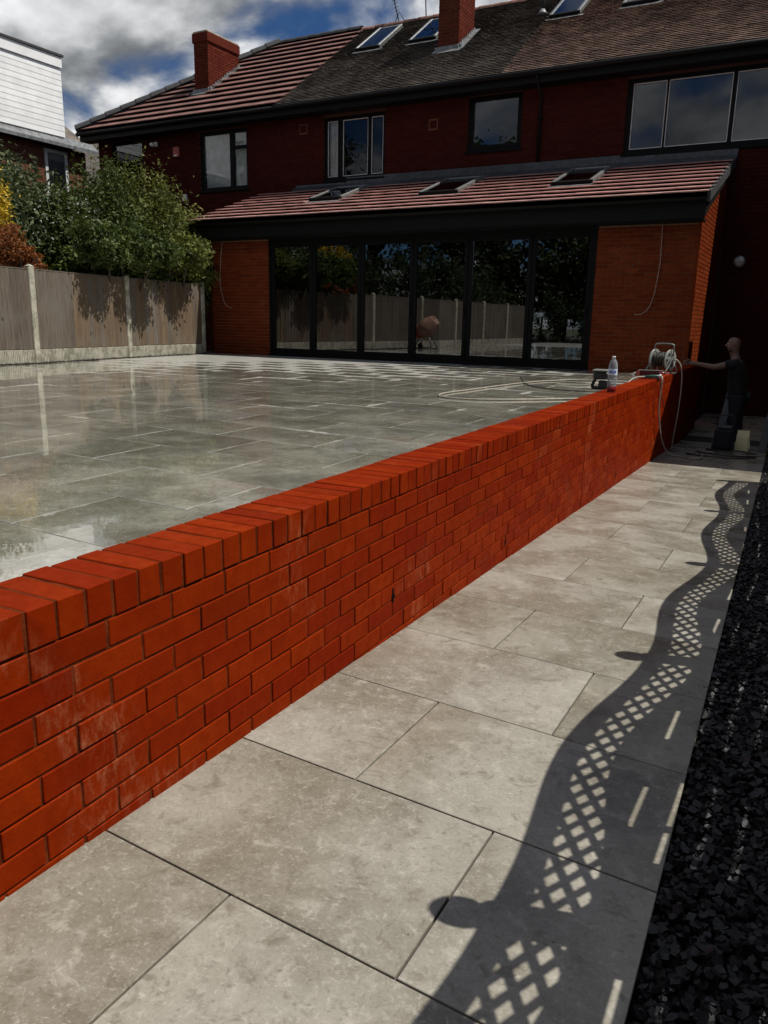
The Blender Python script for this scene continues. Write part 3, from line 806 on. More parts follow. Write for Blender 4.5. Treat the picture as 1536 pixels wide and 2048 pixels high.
# ------------------------------------------------------------------ roofs
def tile_field(th, parent, name, x0, x1, y0, z0, slope, ytop, gauge, wid, thick, lift, mat, nmax, holes=(), leftf=None, stagger=True, jit=.004):
    ang = math.atan(slope); ca, sa = math.cos(ang), math.sin(ang); Ls = (ytop - y0) / ca; its = []
    rows = int(Ls / gauge); gauge = Ls / rows
    for r in range(rows):
        v0 = r * gauge; yy = y0 + v0 * ca
        a = x0 - (wid / 2 if stagger and r % 2 else 0)
        while a < x1:
            s, e = max(a, x0), min(a + wid - .002, x1); a += wid
            if leftf:
                lim = leftf(yy + gauge * .5 * ca)
                if e < lim + .02: continue
                s = max(s, lim)
            if e - s < .03: continue
            ym = yy + gauge * .5 * ca; bad = False
            for hx0, hx1, hy0, hy1 in holes:
                if hy0 < ym < hy1 and e > hx0 and s < hx1:
                    if s < hx0 - .03: e = hx0
                    elif e > hx1 + .03: s = hx1
                    else: bad = True
            if bad or e - s < .03: continue
            ln = round((e - s) / .01) * .01

            def mk(ln=ln):
                h = ln / 2; g1 = gauge * 1.12
                q = MB().hexa([(-h, 0, lift), (h, 0, lift), (h, g1, -.004), (-h, g1, -.004), (-h, 0, lift + thick), (h, 0, lift + thick), (h, g1, thick - .004), (-h, g1, thick - .004)])
                return q.xf(Matrix.Rotation(ang, 4, 'X'))
            its.append(dict(key=(name, ln), mb=mk, c=((s + e) / 2 + R.uniform(-.002, .002), yy, z0 + v0 * sa + R.uniform(-jit, jit) * .5), rot=(R.uniform(-jit, jit), R.uniform(-jit, jit), 0)))
    field(th, parent, name, its, mat, nmax, HM)


def rooflight(th, x0, x1, y0, y1, zf, slope, open_=0.0, glass='glass_win'):
    """frame lying on the slope; zf(y) roof height"""
    ang = math.atan(slope); Ls = (y1 - y0) / math.cos(ang); w = x1 - x0
    M4 = Matrix.Translation(((x0 + x1) / 2, y0, zf(y0))) @ Matrix.Rotation(ang, 4, 'X')
    m_ = MB(); h = w / 2; t = .075
    m_.cbox(-h, -h + t, 0, Ls, .0, .115, .008).cbox(h - t, h, 0, Ls, .0, .115, .008).cbox(-h + t, h - t, Ls - t, Ls, 0, .11, .008)
    fr = th.part('rooflight', m_.xf(M4), 'grey_metal')
    th.part('lower_frame', MB().cbox(-h + .004, h - .004, -.03, t, -.02, .105, .01).xf(M4), 'black_frame', fr)
    th.part('pane', MB().box(-h + t, h - t, t, Ls - t, .088, .096).xf(M4), glass, fr)
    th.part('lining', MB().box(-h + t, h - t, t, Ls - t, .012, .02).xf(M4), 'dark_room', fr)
    th.part('flashing', MB().box(-h - .06, h + .09, -.13, -.031, .02, .034).xf(M4), 'lead', fr)
    return fr


def window(th, x0, x1, z0, z1, y, lights, frame='black_frame', inner=None, glass='glass_win'):
    """lights: list of (x0,x1,z0,z1); the frame fills the rest"""
    m_ = MB(); wall_holes(m_, x0, x1, z0, z1, y, .07, lights)
    w = th.part('window', m_, frame)
    th.part('sill', MB().cbox(x0 - .03, x1 + .03, y - .10, y + .03, z0 - .06, z0 - .002, .006), frame, w)
    for a, b, c, d in lights:
        th.part('pane', MB().box(a, b, y + .03, y + .042, c, d), glass, w)
        if inner:
            q = MB(); e = .016
            q.box(a, a + e, y + .008, y + .028, c, d).box(b - e, b, y + .008, y + .028, c, d).box(a + e, b - e, y + .008, y + .028, c, c + e).box(a + e, b - e, y + .008, y + .028, d - e, d)
            th.part('glazing_bead', q, inner, w)
    return w


def curtain(th, w, x0, x1, z0, z1, y, mat='curtain', folds=9):
    m_ = MB(); n = folds * 6
    for k in range(n + 1):
        x = x0 + (x1 - x0) * k / n; yy = y + .025 * math.sin(2 * math.pi * k / 6 + .7 * math.sin(k * .31))
        m_.v += [(x, yy, z0), (x, yy + .01, z1)]
    m_.f += [(2 * k, 2 * k + 2, 2 * k + 3, 2 * k + 1) for k in range(n)]
    return th.part('curtain', m_, mat, w, True)


# ------------------------------------------------------------------ the brick extension
EX0, EX1, ED = -11.12, 0.0, 2.75
ES = 0.348; EY0 = -0.36; EZ0 = 2.80
def ez(y): return EZ0 + (y - EY0) * ES
ext = Thing('brick_extension', (-5.5, 1, -0.3), HM, 'single storey red brick extension with wide glazed doors and lean-to tiled roof', 'extension')
DX0, DX1, DZ0, DZ1 = -9.40, -1.80, -0.20, 2.35
wl = MB()
wl.box(EX0 + .012, DX0, .012, .26, -0.4, 2.42).box(DX1, EX1 - .012, .012, .26, -0.4, 2.42).box(DX0, DX1, .03, .26, DZ1 + .03, 2.45)
sidep = [(.2, -1.5), (ED, -1.5), (ED, ez(ED) - .12), (.012, ez(.012) - .12), (.012, -1.5)]
wl.xprism([(.262, -1.5), (ED, -1.5), (ED, ez(ED) - .12), (.262, ez(.262) - .12)], EX1 - .26, EX1 - .012)
wl.xprism([(.262, -1.5), (ED, -1.5), (ED, ez(ED) - .12), (.262, ez(.262) - .12)], EX0 + .012, EX0 + .26)
wl.box(EX1 - .255, EX1 - .0125, .02, .262, -1.5, ez(.02) - .13)
ew = ext.part('wall', wl, 'mortar_light')
its = bricks(DX1, EX1, -.30, 2.37, 0.0) + bricks(EX0, DX0, -.30, 2.37, 0.0)
its += bricks(0.0, ED, -1.4, 3.7, 0.0, axis='y', top=lambda y: ez(y) - .10)
field(ext, ew, 'brick', its, 'brick_ext', 300, HM)
# room behind the doors
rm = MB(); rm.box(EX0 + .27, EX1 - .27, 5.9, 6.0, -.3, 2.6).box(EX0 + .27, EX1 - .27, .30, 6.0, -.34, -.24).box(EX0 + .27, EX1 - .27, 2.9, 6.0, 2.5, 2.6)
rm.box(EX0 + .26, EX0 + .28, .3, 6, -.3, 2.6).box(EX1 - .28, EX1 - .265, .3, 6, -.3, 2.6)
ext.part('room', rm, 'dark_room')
# door frame and six leaves
fr = MB(); fr.cbox(DX0, DX1, .0, .12, DZ1 - .03, DZ1 + .06, .004).cbox(DX0, DX1, -.03, .12, DZ0 - .03, DZ0 + .05, .004)
fr.cbox(DX0, DX0 + .07, 0, .12, DZ0 + .05, DZ1 - .03, .004).cbox(DX1 - .07, DX1, 0, .12, DZ0 + .05, DZ1 - .03, .004)
ext.part('door_frame', fr, 'black_frame')
mull = [-9.33, -8.19, -6.92, -5.64, -4.39, -3.06, -1.87]
for k, (a, b) in enumerate(zip(mull, mull[1:])):
    m_ = MB(); f = .085; zb, zt = DZ0 + .05, DZ1 - .03; yy = .02 + R.uniform(-.002, .002)
    m_.cbox(a + .004, a + f, yy, yy + .07, zb, zt, .005).cbox(b - f, b - .004, yy, yy + .07, zb, zt, .005).cbox(a + f, b - f, yy, yy + .07, zb, zb + .11, .005).cbox(a + f, b - f, yy, yy + .07, zt - .10, zt, .005)
    dr = ext.part('door', m_, 'black_frame')
    me = MB().box(-(b - a) / 2 + f, (b - a) / 2 - f, 0, .012, zb + .11, zt - .10)
    t_ = R.uniform(-.0022, .0022)
    me.xf(Matrix.Translation(((a + b) / 2, yy + .03, 0)) @ Matrix.Rotation(t_, 4, 'Z'))
    ext.part('pane', me, 'glass', dr)
    if k in (2, 3, 5): ext.part('handle', MB().cbox(b - .06, b - .035, yy - .045, yy - .02, .75, .98, .005).box(b - .055, b - .04, yy - .03, yy + .01, .84, .88), 'black_trim', dr)
# roof
rf = ext.part('roof', MB().xprism([(EY0 + .05, EZ0 - .03), (ED - .01, ez(ED - .01) - .05), (ED - .01, ez(ED - .01) - .10), (EY0 + .05, EZ0 - .10)], EX0 - .32, EX1 + .06), 'black_trim')
rl = [(-9.03, -8.11, 1.15, 2.38), (-6.05, -5.11, 1.0, 2.44), (-3.12, -2.27, 1.12, 2.50)]
tile_field(ext, rf, 'roof_tile', EX0 - .36, EX1 + .10, EY0, EZ0, ES, ED - .06, .345, .30, .020, .056, 'tile_pink', 300, [(a - .02, b + .02, c - .05, d) for a, b, c, d in rl])
for a, b, c, d in rl: rooflight(ext, a, b, c, d, ez, ES)
ext.part('fascia', MB().cbox(EX0 - .33, EX1 + .07, EY0 + .03, EY0 + .06, 2.43, EZ0 - .03, .004), 'black_trim')
ext.part('soffit', MB().box(EX0 - .33, EX1 + .06, EY0 + .062, .0, 2.40, 2.428), 'black_trim')
g_ = MB(); 
for k in range(8):
    t0, t1 = math.pi * (1 + k / 8), math.pi * (1 + (k + 1) / 8); cy, cz, r = EY0 - .035, 2.76, .055
    p = [(cy + r * math.cos(t0), cz + r * math.sin(t0)), (cy + r * math.cos(t1), cz + r * math.sin(t1)), (cy + (r + .004) * math.cos(t1), cz + (r + .004) * math.sin(t1)), (cy + (r + .004) * math.cos(t0), cz + (r + .004) * math.sin(t0))]
    g_.xprism(p[::-1], EX0 - .34, EX1 + .08)
ext.part('gutter', g_, 'black_trim')
# verge caps on the right
for k in range(10):
    y = EY0 + k * .31; y1 = y + .325
    ext.part('verge_cap', MB().add([(EX1 + .085, y, ez(y) - .11), (EX1 + .135, y, ez(y) - .11), (EX1 + .135, y1, ez(y1) - .11), (EX1 + .085, y1, ez(y1) - .11),
                                    (EX1 + .085, y, ez(y) + .075), (EX1 + .135, y, ez(y) + .075), (EX1 + .135, y1, ez(y1) + .045), (EX1 + .085, y1, ez(y1) + .045)],
                                   [(0, 3, 2, 1), (4, 5, 6, 7), (0, 1, 5, 4), (1, 2, 6, 5), (2, 3, 7, 6), (3, 0, 4, 7)]), 'ridge_dark')
ext.part('bargeboard', MB().xprism([(EY0 + .02, EZ0 - .36), (.25, ez(.25) - .30), (ED - .1, ez(ED - .1) - .26), (ED - .1, ez(ED - .1) - .12), (EY0 + .02, EZ0 - .12)], EX1 + .02, EX1 + .075), 'black_trim')
# lead flashing along the house wall
for k in range(7):
    a = EX0 + .6 + k * 1.55; b = min(a + 1.56, EX1 + .14)
    zt_ = 4.13 if k else 4.02
    ext.part('lead_flashing', MB().xprism([(ED - .26, ez(ED - .26) + .055), (ED - .02, ez(ED) + .065), (ED - .02, zt_), (ED - .03 - .004 * (k % 2), zt_), (ED - .045, ez(ED) + .09), (ED - .26, ez(ED - .26) + .07)], a, b), 'lead_dark')

# ------------------------------------------------------------------ main houses
MS = 0.68; MY0 = 2.35; MZ0 = 5.89; RY, RZ = 6.79, 8.91; FY = 2.75
def mz(y): return MZ0 + (y - MY0) * MS
XB, XR, XE = -10.96, -4.8, 7.0      # roof joins and right end


def house(name, x0, x1, label, wins, hip=False, roofs=(), brick_n=120):
    h = Thing(name, ((x0 + x1) / 2, 5, -1.3), HM, label, 'house')
    holes = [w['hole'] for w in wins]
    m_ = MB(); wall_holes(m_, x0, x1, -1.5, MZ0 - .02, FY + .012, .25, holes)
    m_.box(x0, x1, 10.6, 10.85, -1.5, MZ0 - .02); m_.box(x0, x0 + .25, FY + .27, 10.6, -1.5, MZ0 - .02); m_.box(x1 - .25, x1 - .002, FY + .27, 10.6, -1.5, MZ0 - .02)
    m_.box(x0 + .25, x1 - .25, FY + 1.6, FY + 1.65, -1.4, MZ0 - .1)
    w_ = h.part('wall', m_, 'mortar_old')
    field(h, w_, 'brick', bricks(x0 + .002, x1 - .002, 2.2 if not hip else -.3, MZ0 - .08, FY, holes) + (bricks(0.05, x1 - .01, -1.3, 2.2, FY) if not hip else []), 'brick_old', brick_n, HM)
    for w in wins:
        wo_ = window(h, *w['hole'], FY + .06, w['lights'], inner=w.get('bead'), glass=w.get('glass', 'glass_win'))
        for c in w.get('curtains', ()): curtain(h, wo_, *c[:4], FY + .17, *c[4:])
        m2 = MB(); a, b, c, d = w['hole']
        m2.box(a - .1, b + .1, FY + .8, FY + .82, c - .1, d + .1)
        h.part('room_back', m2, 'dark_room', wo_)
    h.part('fascia', MB().box(x0 - (.35 if hip else 0), x1, MY0 + .03, MY0 + .06, MZ0 - .24, MZ0 - .02), 'black_trim')
    h.part('soffit', MB().box(x0 - (.35 if hip else 0), x1, MY0 + .062, FY + .01, MZ0 - .24, MZ0 - .215), 'black_trim')
    h.part('gutter', MB().tube([(x0 - (.4 if hip else 0), MY0 - .03, MZ0 - .05), (x1, MY0 - .03, MZ0 - .05)], .055, 10), 'black_trim', smooth=True)
    return h


def W(x0, x1, z0, z1, lights, **k): return dict(hole=(x0, x1, z0, z1), lights=lights, **k)


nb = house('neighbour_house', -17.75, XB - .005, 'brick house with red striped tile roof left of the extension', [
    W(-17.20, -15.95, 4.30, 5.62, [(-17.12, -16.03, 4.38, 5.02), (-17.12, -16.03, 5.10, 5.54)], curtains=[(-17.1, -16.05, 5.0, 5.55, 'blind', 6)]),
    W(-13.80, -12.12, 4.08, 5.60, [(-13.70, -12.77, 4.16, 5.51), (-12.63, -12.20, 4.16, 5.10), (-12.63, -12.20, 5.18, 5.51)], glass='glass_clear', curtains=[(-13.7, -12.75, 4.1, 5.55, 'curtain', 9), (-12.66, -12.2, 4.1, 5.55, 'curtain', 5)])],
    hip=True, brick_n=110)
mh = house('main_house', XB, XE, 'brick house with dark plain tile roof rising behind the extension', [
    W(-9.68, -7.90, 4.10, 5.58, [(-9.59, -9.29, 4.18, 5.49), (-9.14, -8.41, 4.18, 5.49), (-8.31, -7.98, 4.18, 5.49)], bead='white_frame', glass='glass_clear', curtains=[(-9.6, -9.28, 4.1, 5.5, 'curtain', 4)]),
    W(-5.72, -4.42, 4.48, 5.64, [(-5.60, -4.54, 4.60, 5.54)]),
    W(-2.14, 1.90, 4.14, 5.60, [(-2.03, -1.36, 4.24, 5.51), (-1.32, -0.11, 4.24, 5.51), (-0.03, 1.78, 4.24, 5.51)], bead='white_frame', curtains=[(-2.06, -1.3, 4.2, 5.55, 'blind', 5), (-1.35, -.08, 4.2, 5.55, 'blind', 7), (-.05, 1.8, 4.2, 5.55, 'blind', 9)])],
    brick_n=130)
# roof decks
hipx = lambda y: -18.14 + (y - MY0) * (18.14 - 13.94) / (RY - MY0)
dk = MB().add([(-18.1, MY0 + .02, MZ0 - .03), (XB, MY0 + .02, MZ0 - .03), (XB, RY, RZ - .03), (-13.94, RY, RZ - .03), (XB, 2 * RY - MY0, MZ0 - .03), (-18.1, 2 * RY - MY0, MZ0 - .03)],
              [(0, 1, 2, 3), (3, 2, 4, 5), (0, 3, 5)])
nr = nb.part('roof', dk, 'black_trim')
tile_field(nb, nr, 'roof_tile', -18.14, XB + .08, MY0, MZ0, MS, RY, .405, .33, .022, .075, 'tile_red', 240, [(-15.0, -14.35, 3.8, 5.35)], leftf=hipx)
dk = MB().add([(XB, MY0 + .02, MZ0 - .03), (XE, MY0 + .02, MZ0 - .03), (XE, RY, RZ - .03), (XB, RY, RZ - .03), (XE, 2 * RY - MY0, MZ0 - .03), (XB, 2 * RY - MY0, MZ0 - .03)], [(0, 1, 2, 3), (3, 2, 4, 5)])
mr = mh.part('roof', dk, 'black_trim')
RLS = [(-10.16, -9.40, 5.10, 6.40), (-8.50, -7.71, 5.06, 6.34), (-4.73, -3.97, 5.14, 6.38), (-2.98, -2.15, 5.11, 6.35)]
hl = [(a - .01, b + .01, c - .08, d + .02) for a, b, c, d in RLS] + [(-7.25, -6.66, 4.1, 5.15)]
tile_field(mh, mr, 'roof_tile', XB, XR, MY0, MZ0, MS, RY, .106, .168, .013, .028, 'tile_dark', 140, hl, jit=.006)
tile_field(mh, mr, 'roof_tile', XR, 3.2, MY0, MZ0, MS, RY, .106, .168, .013, .028, 'tile_brown', 160, hl, jit=.006)
for a, b, c, d in RLS: rooflight(mh, a, b, c, d, mz, MS)


def halfround(p0, p1, r, n=7):
    m_ = MB(); p0, p1 = Vector(p0), Vector(p1); d = (p1 - p0).normalized(); sd = d.cross(Vector((0, 0, 1))).normalized(); up = sd.cross(d)
    for p, rr in ((p0, r * 1.06), (p1, r)):
        for k in range(n + 1):
            t = math.pi * k / n; m_.v.append(tuple(p + sd * rr * math.cos(t) + up * rr * math.sin(t) * .8))
    m_.f += [(k, k + 1, n + 2 + k, n + 1 + k) for k in range(n)] + [tuple(range(n + 1))]
    return m_


x = XE
while x > XB + .2:
    nb_, x2 = None, max(x - .46, XB)
    mh.part('ridge_tile', halfround((x2, RY, RZ - .03 + R.uniform(-.006, .006)), (x, RY, RZ - .04), .13), 'ridge_red', mr); x = x2
x = XB
while x > -14.1:
    nb.part('ridge_tile', halfround((x - .46, RY, RZ + .02), (x, RY, RZ + .01), .15), 'ridge_dark', nr); x -= .46
hp0, hp1 = Vector((-18.16, MY0 - .02, MZ0)), Vector((-13.94, RY, RZ)); nseg = 14
nb.part('hip_mortar', MB().tube([hp0 + Vector((0, 0, .03)), hp1 + Vector((0, 0, .01))], .125, 8), 'ridge_dark', nr)
for k in range(nseg):
    a, b = hp0.lerp(hp1, k / nseg), hp0.lerp(hp1, (k + 1) / nseg)
    nb.part('hip_tile', halfround(a + Vector((0, 0, .075)), b + Vector((0, 0, .06)), .17), 'ridge_dark', nr)


def chimney(h, x0, x1, y0, y1, ztop, matb, cap=True, nsing=90, mort='mortar_light'):
    zb = mz(y0) - .15
    c = h.part('chimney', MB().box(x0 + .01, x1 - .01, y0 + .01, y1 - .01, zb, ztop - .02), mort)
    its = bricks(x0, x1, zb, ztop, y0, depth=.04) + bricks(y0 + .003, y1, zb, ztop, x1, axis='y', depth=.04)
    mbk = [i for i in its]
    field(h, c, 'brick', mbk, matb, nsing, HM)
    h.part('chimney_side', MB().box(x0 - .001, x0 + .01, y0 + .04, y1, zb, ztop - .01).box(x0, x1, y1 - .01, y1, zb, ztop - .01), matb, c)
    if cap:
        h.part('cap', MB().cbox(x0 - .035, x1 + .035, y0 - .035, y1 + .035, ztop - .27, ztop - .02, .012), matb, c)
        h.part('flaunching', MB().cbox(x0 - .01, x1 + .01, y0 - .01, y1 + .01, ztop - .02, ztop + .03, .01), 'concrete', c)
    # stepped lead flashing on the right face, apron in front
    m_ = MB(); y = y0 - .05
    while y < y1:
        m_.box(x1 + .003, x1 + .014, y, min(y + .10, y1 + .05), mz(y) + .01, mz(y) + .16 + R.uniform(-.015, .02)); y += .105
    m_.add([(x1 + .003, y0 - .1, mz(y0 - .1) + .055), (x1 + .14, y0 - .1, mz(y0 - .1) + .05), (x1 + .14, y1 + .1, mz(y1 + .1) + .05), (x1 + .003, y1 + .1, mz(y1 + .1) + .055)], [(0, 1, 2, 3)])
    h.part('lead_flashing', m_, 'lead', c)
    h.part('lead_apron', MB().box(x0 - .08, x1 + .08, y0 - .008, y0 - .002, mz(y0) - .05, mz(y0) + .12).add([(x0 - .1, y0 - .17, mz(y0 - .17) + .05), (x1 + .1, y0 - .17, mz(y0 - .17) + .05), (x1 + .1, y0 - .004, mz(y0) + .05), (x0 - .1, y0 - .004, mz(y0) + .05)], [(0, 1, 2, 3)]), 'lead', c)


chimney(nb, -14.92, -14.40, 3.92, 5.30, 8.56, 'brick_chimney', nsing=70, mort='mortar_dark')
chimney(mh, -7.24, -6.68, 4.18, 5.10, 9.6, 'brick_chimney', nsing=80)
# small fittings on the houses
pp_ = Thing('vent_pipe', (-5.02, 5.45, mz(5.45)), HM, 'black soil vent pipe standing on the brown roof slope', 'pipe')
pp_.part('pipe', MB().tube([(-5.02, 5.45, mz(5.45) - .1), (-5.02, 5.45, mz(5.45) + 1.1)], .055, 12), 'plastic_black', smooth=True)
pp_.part('collar', MB().lathe([(.16, mz(5.45) + .03), (.09, mz(5.45) + .10), (.06, mz(5.45) + .16)], -5.02, 5.45, 14), 'lead', smooth=True)
for bx, lx, lab, n_ in ((-9.75, -.42, 'tall leaning television aerial on the ridge left of the brick chimney', 11), (-8.89, -.06, 'short television aerial on the ridge next to the brick chimney', 5)):
    a = Thing('television_aerial', (bx, RY, RZ + .05), HM, lab, 'aerial')
    top = Vector((bx + lx, RY, RZ + 1.5 if n_ > 6 else RZ + .95)); b0 = Vector((bx, RY, RZ + .02))
    a.part('mast', MB().tube([b0, top], .017, 8), 'black_frame')
    m_ = MB()
    if n_ > 6:
        m_.tube([b0 + Vector((-.16, 0, .0)), b0 + Vector((0, 0, .30)), b0 + Vector((.18, 0, .02))], .012, 6)
        for k in range(n_):
            p = b0.lerp(top, .22 + .72 * k / n_); m_.tube([p + Vector((-.09, .02, -.01)), p + Vector((.10, -.02, .02))], .006, 5)
    else:
        p = b0.lerp(top, .70); m_.tube([p + Vector((-.30, 0, -.05)), p + Vector((.32, 0, .06))], .010, 6)
        for k in range(n_): q = p + Vector((-.28 + .13 * k, 0, -.05 + .022 * k)); m_.tube([q + Vector((0, -.1, -.10)), q + Vector((0, .1, .10))], .006, 5)
        p = b0.lerp(top, .85); m_.tube([p + Vector((-.22, 0, .02)), p + Vector((.22, 0, -.02))], .009, 6)
    a.part('elements', m_, 'black_frame')
dp = Thing('downpipe', (-3.98, FY - .06, 4.1), HM, 'black downpipe on the house wall between two upper windows', 'downpipe')
dp.part('pipe', MB().tube([(-3.98, MY0 - .02, MZ0 - .10), (-3.98, MY0 + .05, MZ0 - .22), (-3.98, FY - .07, MZ0 - .42), (-3.98, FY - .07, 4.14)], .036, 10), 'black_trim', smooth=True)
dp.part('bracket', MB().box(-4.04, -3.92, FY - .09, FY - .001, 5.0, 5.04), 'black_trim')
al = Thing('alarm_lamp', (-15.39, FY - .06, 5.36), HM, 'small white security lamp high on the left house wall', 'lamp')
al.part('body', MB().cbox(-15.44, -15.34, FY - .07, FY - .002, 5.36, 5.48, .01), 'plastic_white')
al.part('lamp_head', MB().lathe([(.03, FY - .20), (.055, FY - .16), (.06, FY - .10), (.04, FY - .071)], -15.44, 5.40, 14, axis='y'), 'plastic_white', smooth=True)
ab = Thing('alarm_box', (-14.62, FY - .05, 5.05), HM, 'red alarm box on the left house wall below its chimney', 'alarm box')
ab.part('cover', MB().cbox(-14.74, -14.50, FY - .07, FY - .002, 5.02, 5.30, .02), 'plastic_red')
ab.part('strobe', MB().cbox(-14.68, -14.56, FY - .085, FY - .071, 5.04, 5.08, .004), 'plastic_white')
for x_, z_, lab in ((-10.29, 5.37, 'square terracotta air vent left of the three pane upper window'), (-6.6, 5.14, 'square terracotta air vent between the two middle upper windows')):
    v = Thing('air_vent', (x_, FY - .01, z_ - .11), HM, lab, 'vent')
    m_ = MB(); wall_holes(m_, x_ - .12, x_ + .12, z_ - .12, z_ + .12, FY - .012, .011, [(x_ - .09, x_ + .09, z_ - .09, z_ + .09)])
    v.part('frame', m_, 'brick_brown')
    v.part('louvre', MB().box(x_ - .09, x_ + .09, FY - .006, FY - .002, z_ - .09, z_ + .09), 'brick_old')
wb = Thing('junction_box', (-14.37, FY - .05, 3.85), HM, 'small white junction box on the left house wall above the shrubs', 'box')
wb.part('box', MB().cbox(-14.45, -14.29, FY - .07, FY - .002, 3.84, 4.02, .012), 'plastic_white')
wb.part('cable', MB().tube([(-14.37, FY - .03, 3.84), (-14.36, FY - .02, 3.4), (-14.34, FY - .02, 2.4)], .012, 6), 'plastic_black')
bl = Thing('bulkhead_lamp', (0.40, FY - .02, 1.85), HM, 'round grey bulkhead lamp on the dark wall above the man', 'lamp')
bl.part('base', MB().lathe([(.12, FY - .002), (.12, FY - .04), (.10, FY - .05)], 0.40, 1.93, 20, axis='y'), 'grey_metal', smooth=True)
m_ = MB().lathe([(.095, FY - .051), (.085, FY - .075), (.05, FY - .095), (.004, FY - .10)], 0.40, 1.93, 18, axis='y')
bl.part('diffuser', m_, 'plastic_white', smooth=True)
bl.part('guard', MB().box(.30, .50, FY - .105, FY - .10, 1.925, 1.935).box(.395, .405, FY - .11, FY - .106, 1.84, 2.02), 'grey_metal')

# ------------------------------------------------------------------ white clad house far left
wh = Thing('white_house', (-22, 0, -0.4), HM, 'brown brick house with white boarded dormer behind the shrubs', 'house')
wh.part('wall', MB().box(-27, -20.16, -7, 4.35, -.5, 5.85), 'mortar_old')
def wb_side():
    return bricks(-7, 4.35, 2.8, 5.8, -20.14, axis='y', holes=[(2.72, 3.62, 3.9, 5.75)])
its = wb_side()
field(wh, None, 'brick', its, 'brick_brown', 60, HM)
wh.part('dormer', MB().box(-24.5, -20.02, -6.0, 3.44, 6.12, 8.40), 'white_clad')
z = 6.14; k = 0
while z < 8.1:
    m_ = MB().add([(-20.012, -6.02, z), (-20.002, -6.02, z), (-20.002, 3.47, z), (-20.012, 3.47, z), (-20.012, -6.02, z + .163), (-20.008, -6.02, z + .163), (-20.008, 3.47, z + .163), (-20.012, 3.47, z + .163)],
                  [(0, 3, 2, 1), (4, 5, 6, 7), (0, 1, 5, 4), (1, 2, 6, 5), (2, 3, 7, 6), (3, 0, 4, 7)])
    wh.part('cladding_board', m_, 'white_clad'); z += .165
wh.part('fascia', MB().cbox(-20.01, -19.96, -6.05, 3.50, 8.14, 8.46, .01), 'white_clad')
wh.part('flat_roof', MB().box(-24.6, -19.92, -6.1, 3.55, 8.463, 8.53), 'ridge_dark')
m_ = MB().add([(-19.78, -7.2, 5.90), (-19.78, 4.6, 5.90), (-20.1, 4.6, 6.16), (-20.1, -7.2, 6.16), (-19.78, -7.2, 5.80), (-19.78, 4.6, 5.80), (-20.1, 4.6, 6.0), (-20.1, -7.2, 6.0)],
              [(0, 1, 2, 3), (4, 7, 6, 5), (0, 4, 5, 1), (1, 5, 6, 2), (3, 2, 6, 7), (0, 3, 7, 4)])
wh.part('eaves', m_, 'lead')
wh.part('roof', MB().add([(-20.1, -7.2, 6.05), (-20.1, 4.6, 6.05), (-23.6, 4.6, 8.3), (-23.6, -7.2, 8.3), (-27.1, 4.6, 6.05), (-27.1, -7.2, 6.05)], [(0, 1, 2, 3), (3, 2, 4, 5), (1, 4, 2), (0, 3, 5)]), 'tile_dark')
m_ = MB(); lights = (2.80, 3.54, 4.0, 5.62)
m_.box(-20.16, -20.11, 2.72, 2.82, 3.95, 5.72).box(-20.16, -20.11, 3.48, 3.58, 3.95, 5.72).box(-20.16, -20.11, 2.82, 3.48, 5.62, 5.72).box(-20.16, -20.11, 2.82, 3.48, 3.95, 4.05)
ww = wh.part('window', m_, 'white_frame')
wh.part('pane', MB().box(-20.145, -20.135, 2.82, 3.48, 4.05, 5.62), 'glass_clear', ww)
m_ = MB(); z = 4.06
while z < 5.6:
    m_.add([(-20.158, 2.83, z), (-20.158, 3.47, z), (-20.148, 3.47, z + .04), (-20.148, 2.83, z + .04)], [(0, 1, 2, 3)]); z += .048
wh.part('venetian_blind', m_, 'blind', ww)
bh = Thing('distant_house', (-26, 14, -1), HM, 'distant brown roofed house seen in the gap between houses', 'house')
bh.part('wall', MB().box(-34, -20.5, 10, 18, -1.5, 6.0), 'brick_brown')
bh.part('roof', MB().add([(-34.2, 9.8, 6), (-20.3, 9.8, 6), (-20.3, 18.2, 6), (-34.2, 18.2, 6), (-31, 14, 8.8), (-23.6, 14, 8.8)], [(0, 1, 5, 4), (1, 2, 5), (2, 3, 4, 5), (3, 0, 4)]), 'tile_dark')


# ------------------------------------------------------------------ shrubs and trees
def leaves(mb, c, rad, n, s, flat=1.0, shell=.55, up=.3, rng=R, clump=0):
    """n leaf blades in an ellipsoid, denser near the shell; clumped"""
    cl = []
    for _ in range(clump):
        u = Vector((rng.gauss(0, 1), rng.gauss(0, 1), rng.gauss(0, 1))).normalized() * (rng.uniform(.45, 1.0))
        cl.append((u, rng.uniform(.14, .32)))
    for i in range(n):
        if cl:
            u0, sp_ = rng.choice(cl); u = u0 + Vector((rng.gauss(0, 1), rng.gauss(0, 1), rng.gauss(0, 1))) * sp_ * .7
        else:
            u = Vector((rng.gauss(0, 1), rng.gauss(0, 1), rng.gauss(0, 1))).normalized() * (shell + (1.02 - shell) * rng.random())
        p = Vector((c[0] + u.x * rad[0], c[1] + u.y * rad[1], c[2] + u.z * rad[2]))
        l = s * rng.uniform(.6, 1.4); w = l * rng.uniform(.35, .6)
        d = Vector((rng.gauss(0, 1), rng.gauss(0, 1), rng.gauss(up, .8))).normalized(); sd = d.orthogonal().normalized()
        sd = Matrix.Rotation(rng.random() * 6.28, 3, d) @ sd; nn = d.cross(sd)
        o = len(mb.v)
        mb.v += [tuple(p - d * l * .5), tuple(p + sd * w * .5 + nn * w * .12), tuple(p + d * l * .5), tuple(p - sd * w * .5 + nn * w * .12)]
        mb.f += [(o, o + 1, o + 2), (o, o + 2, o + 3)]


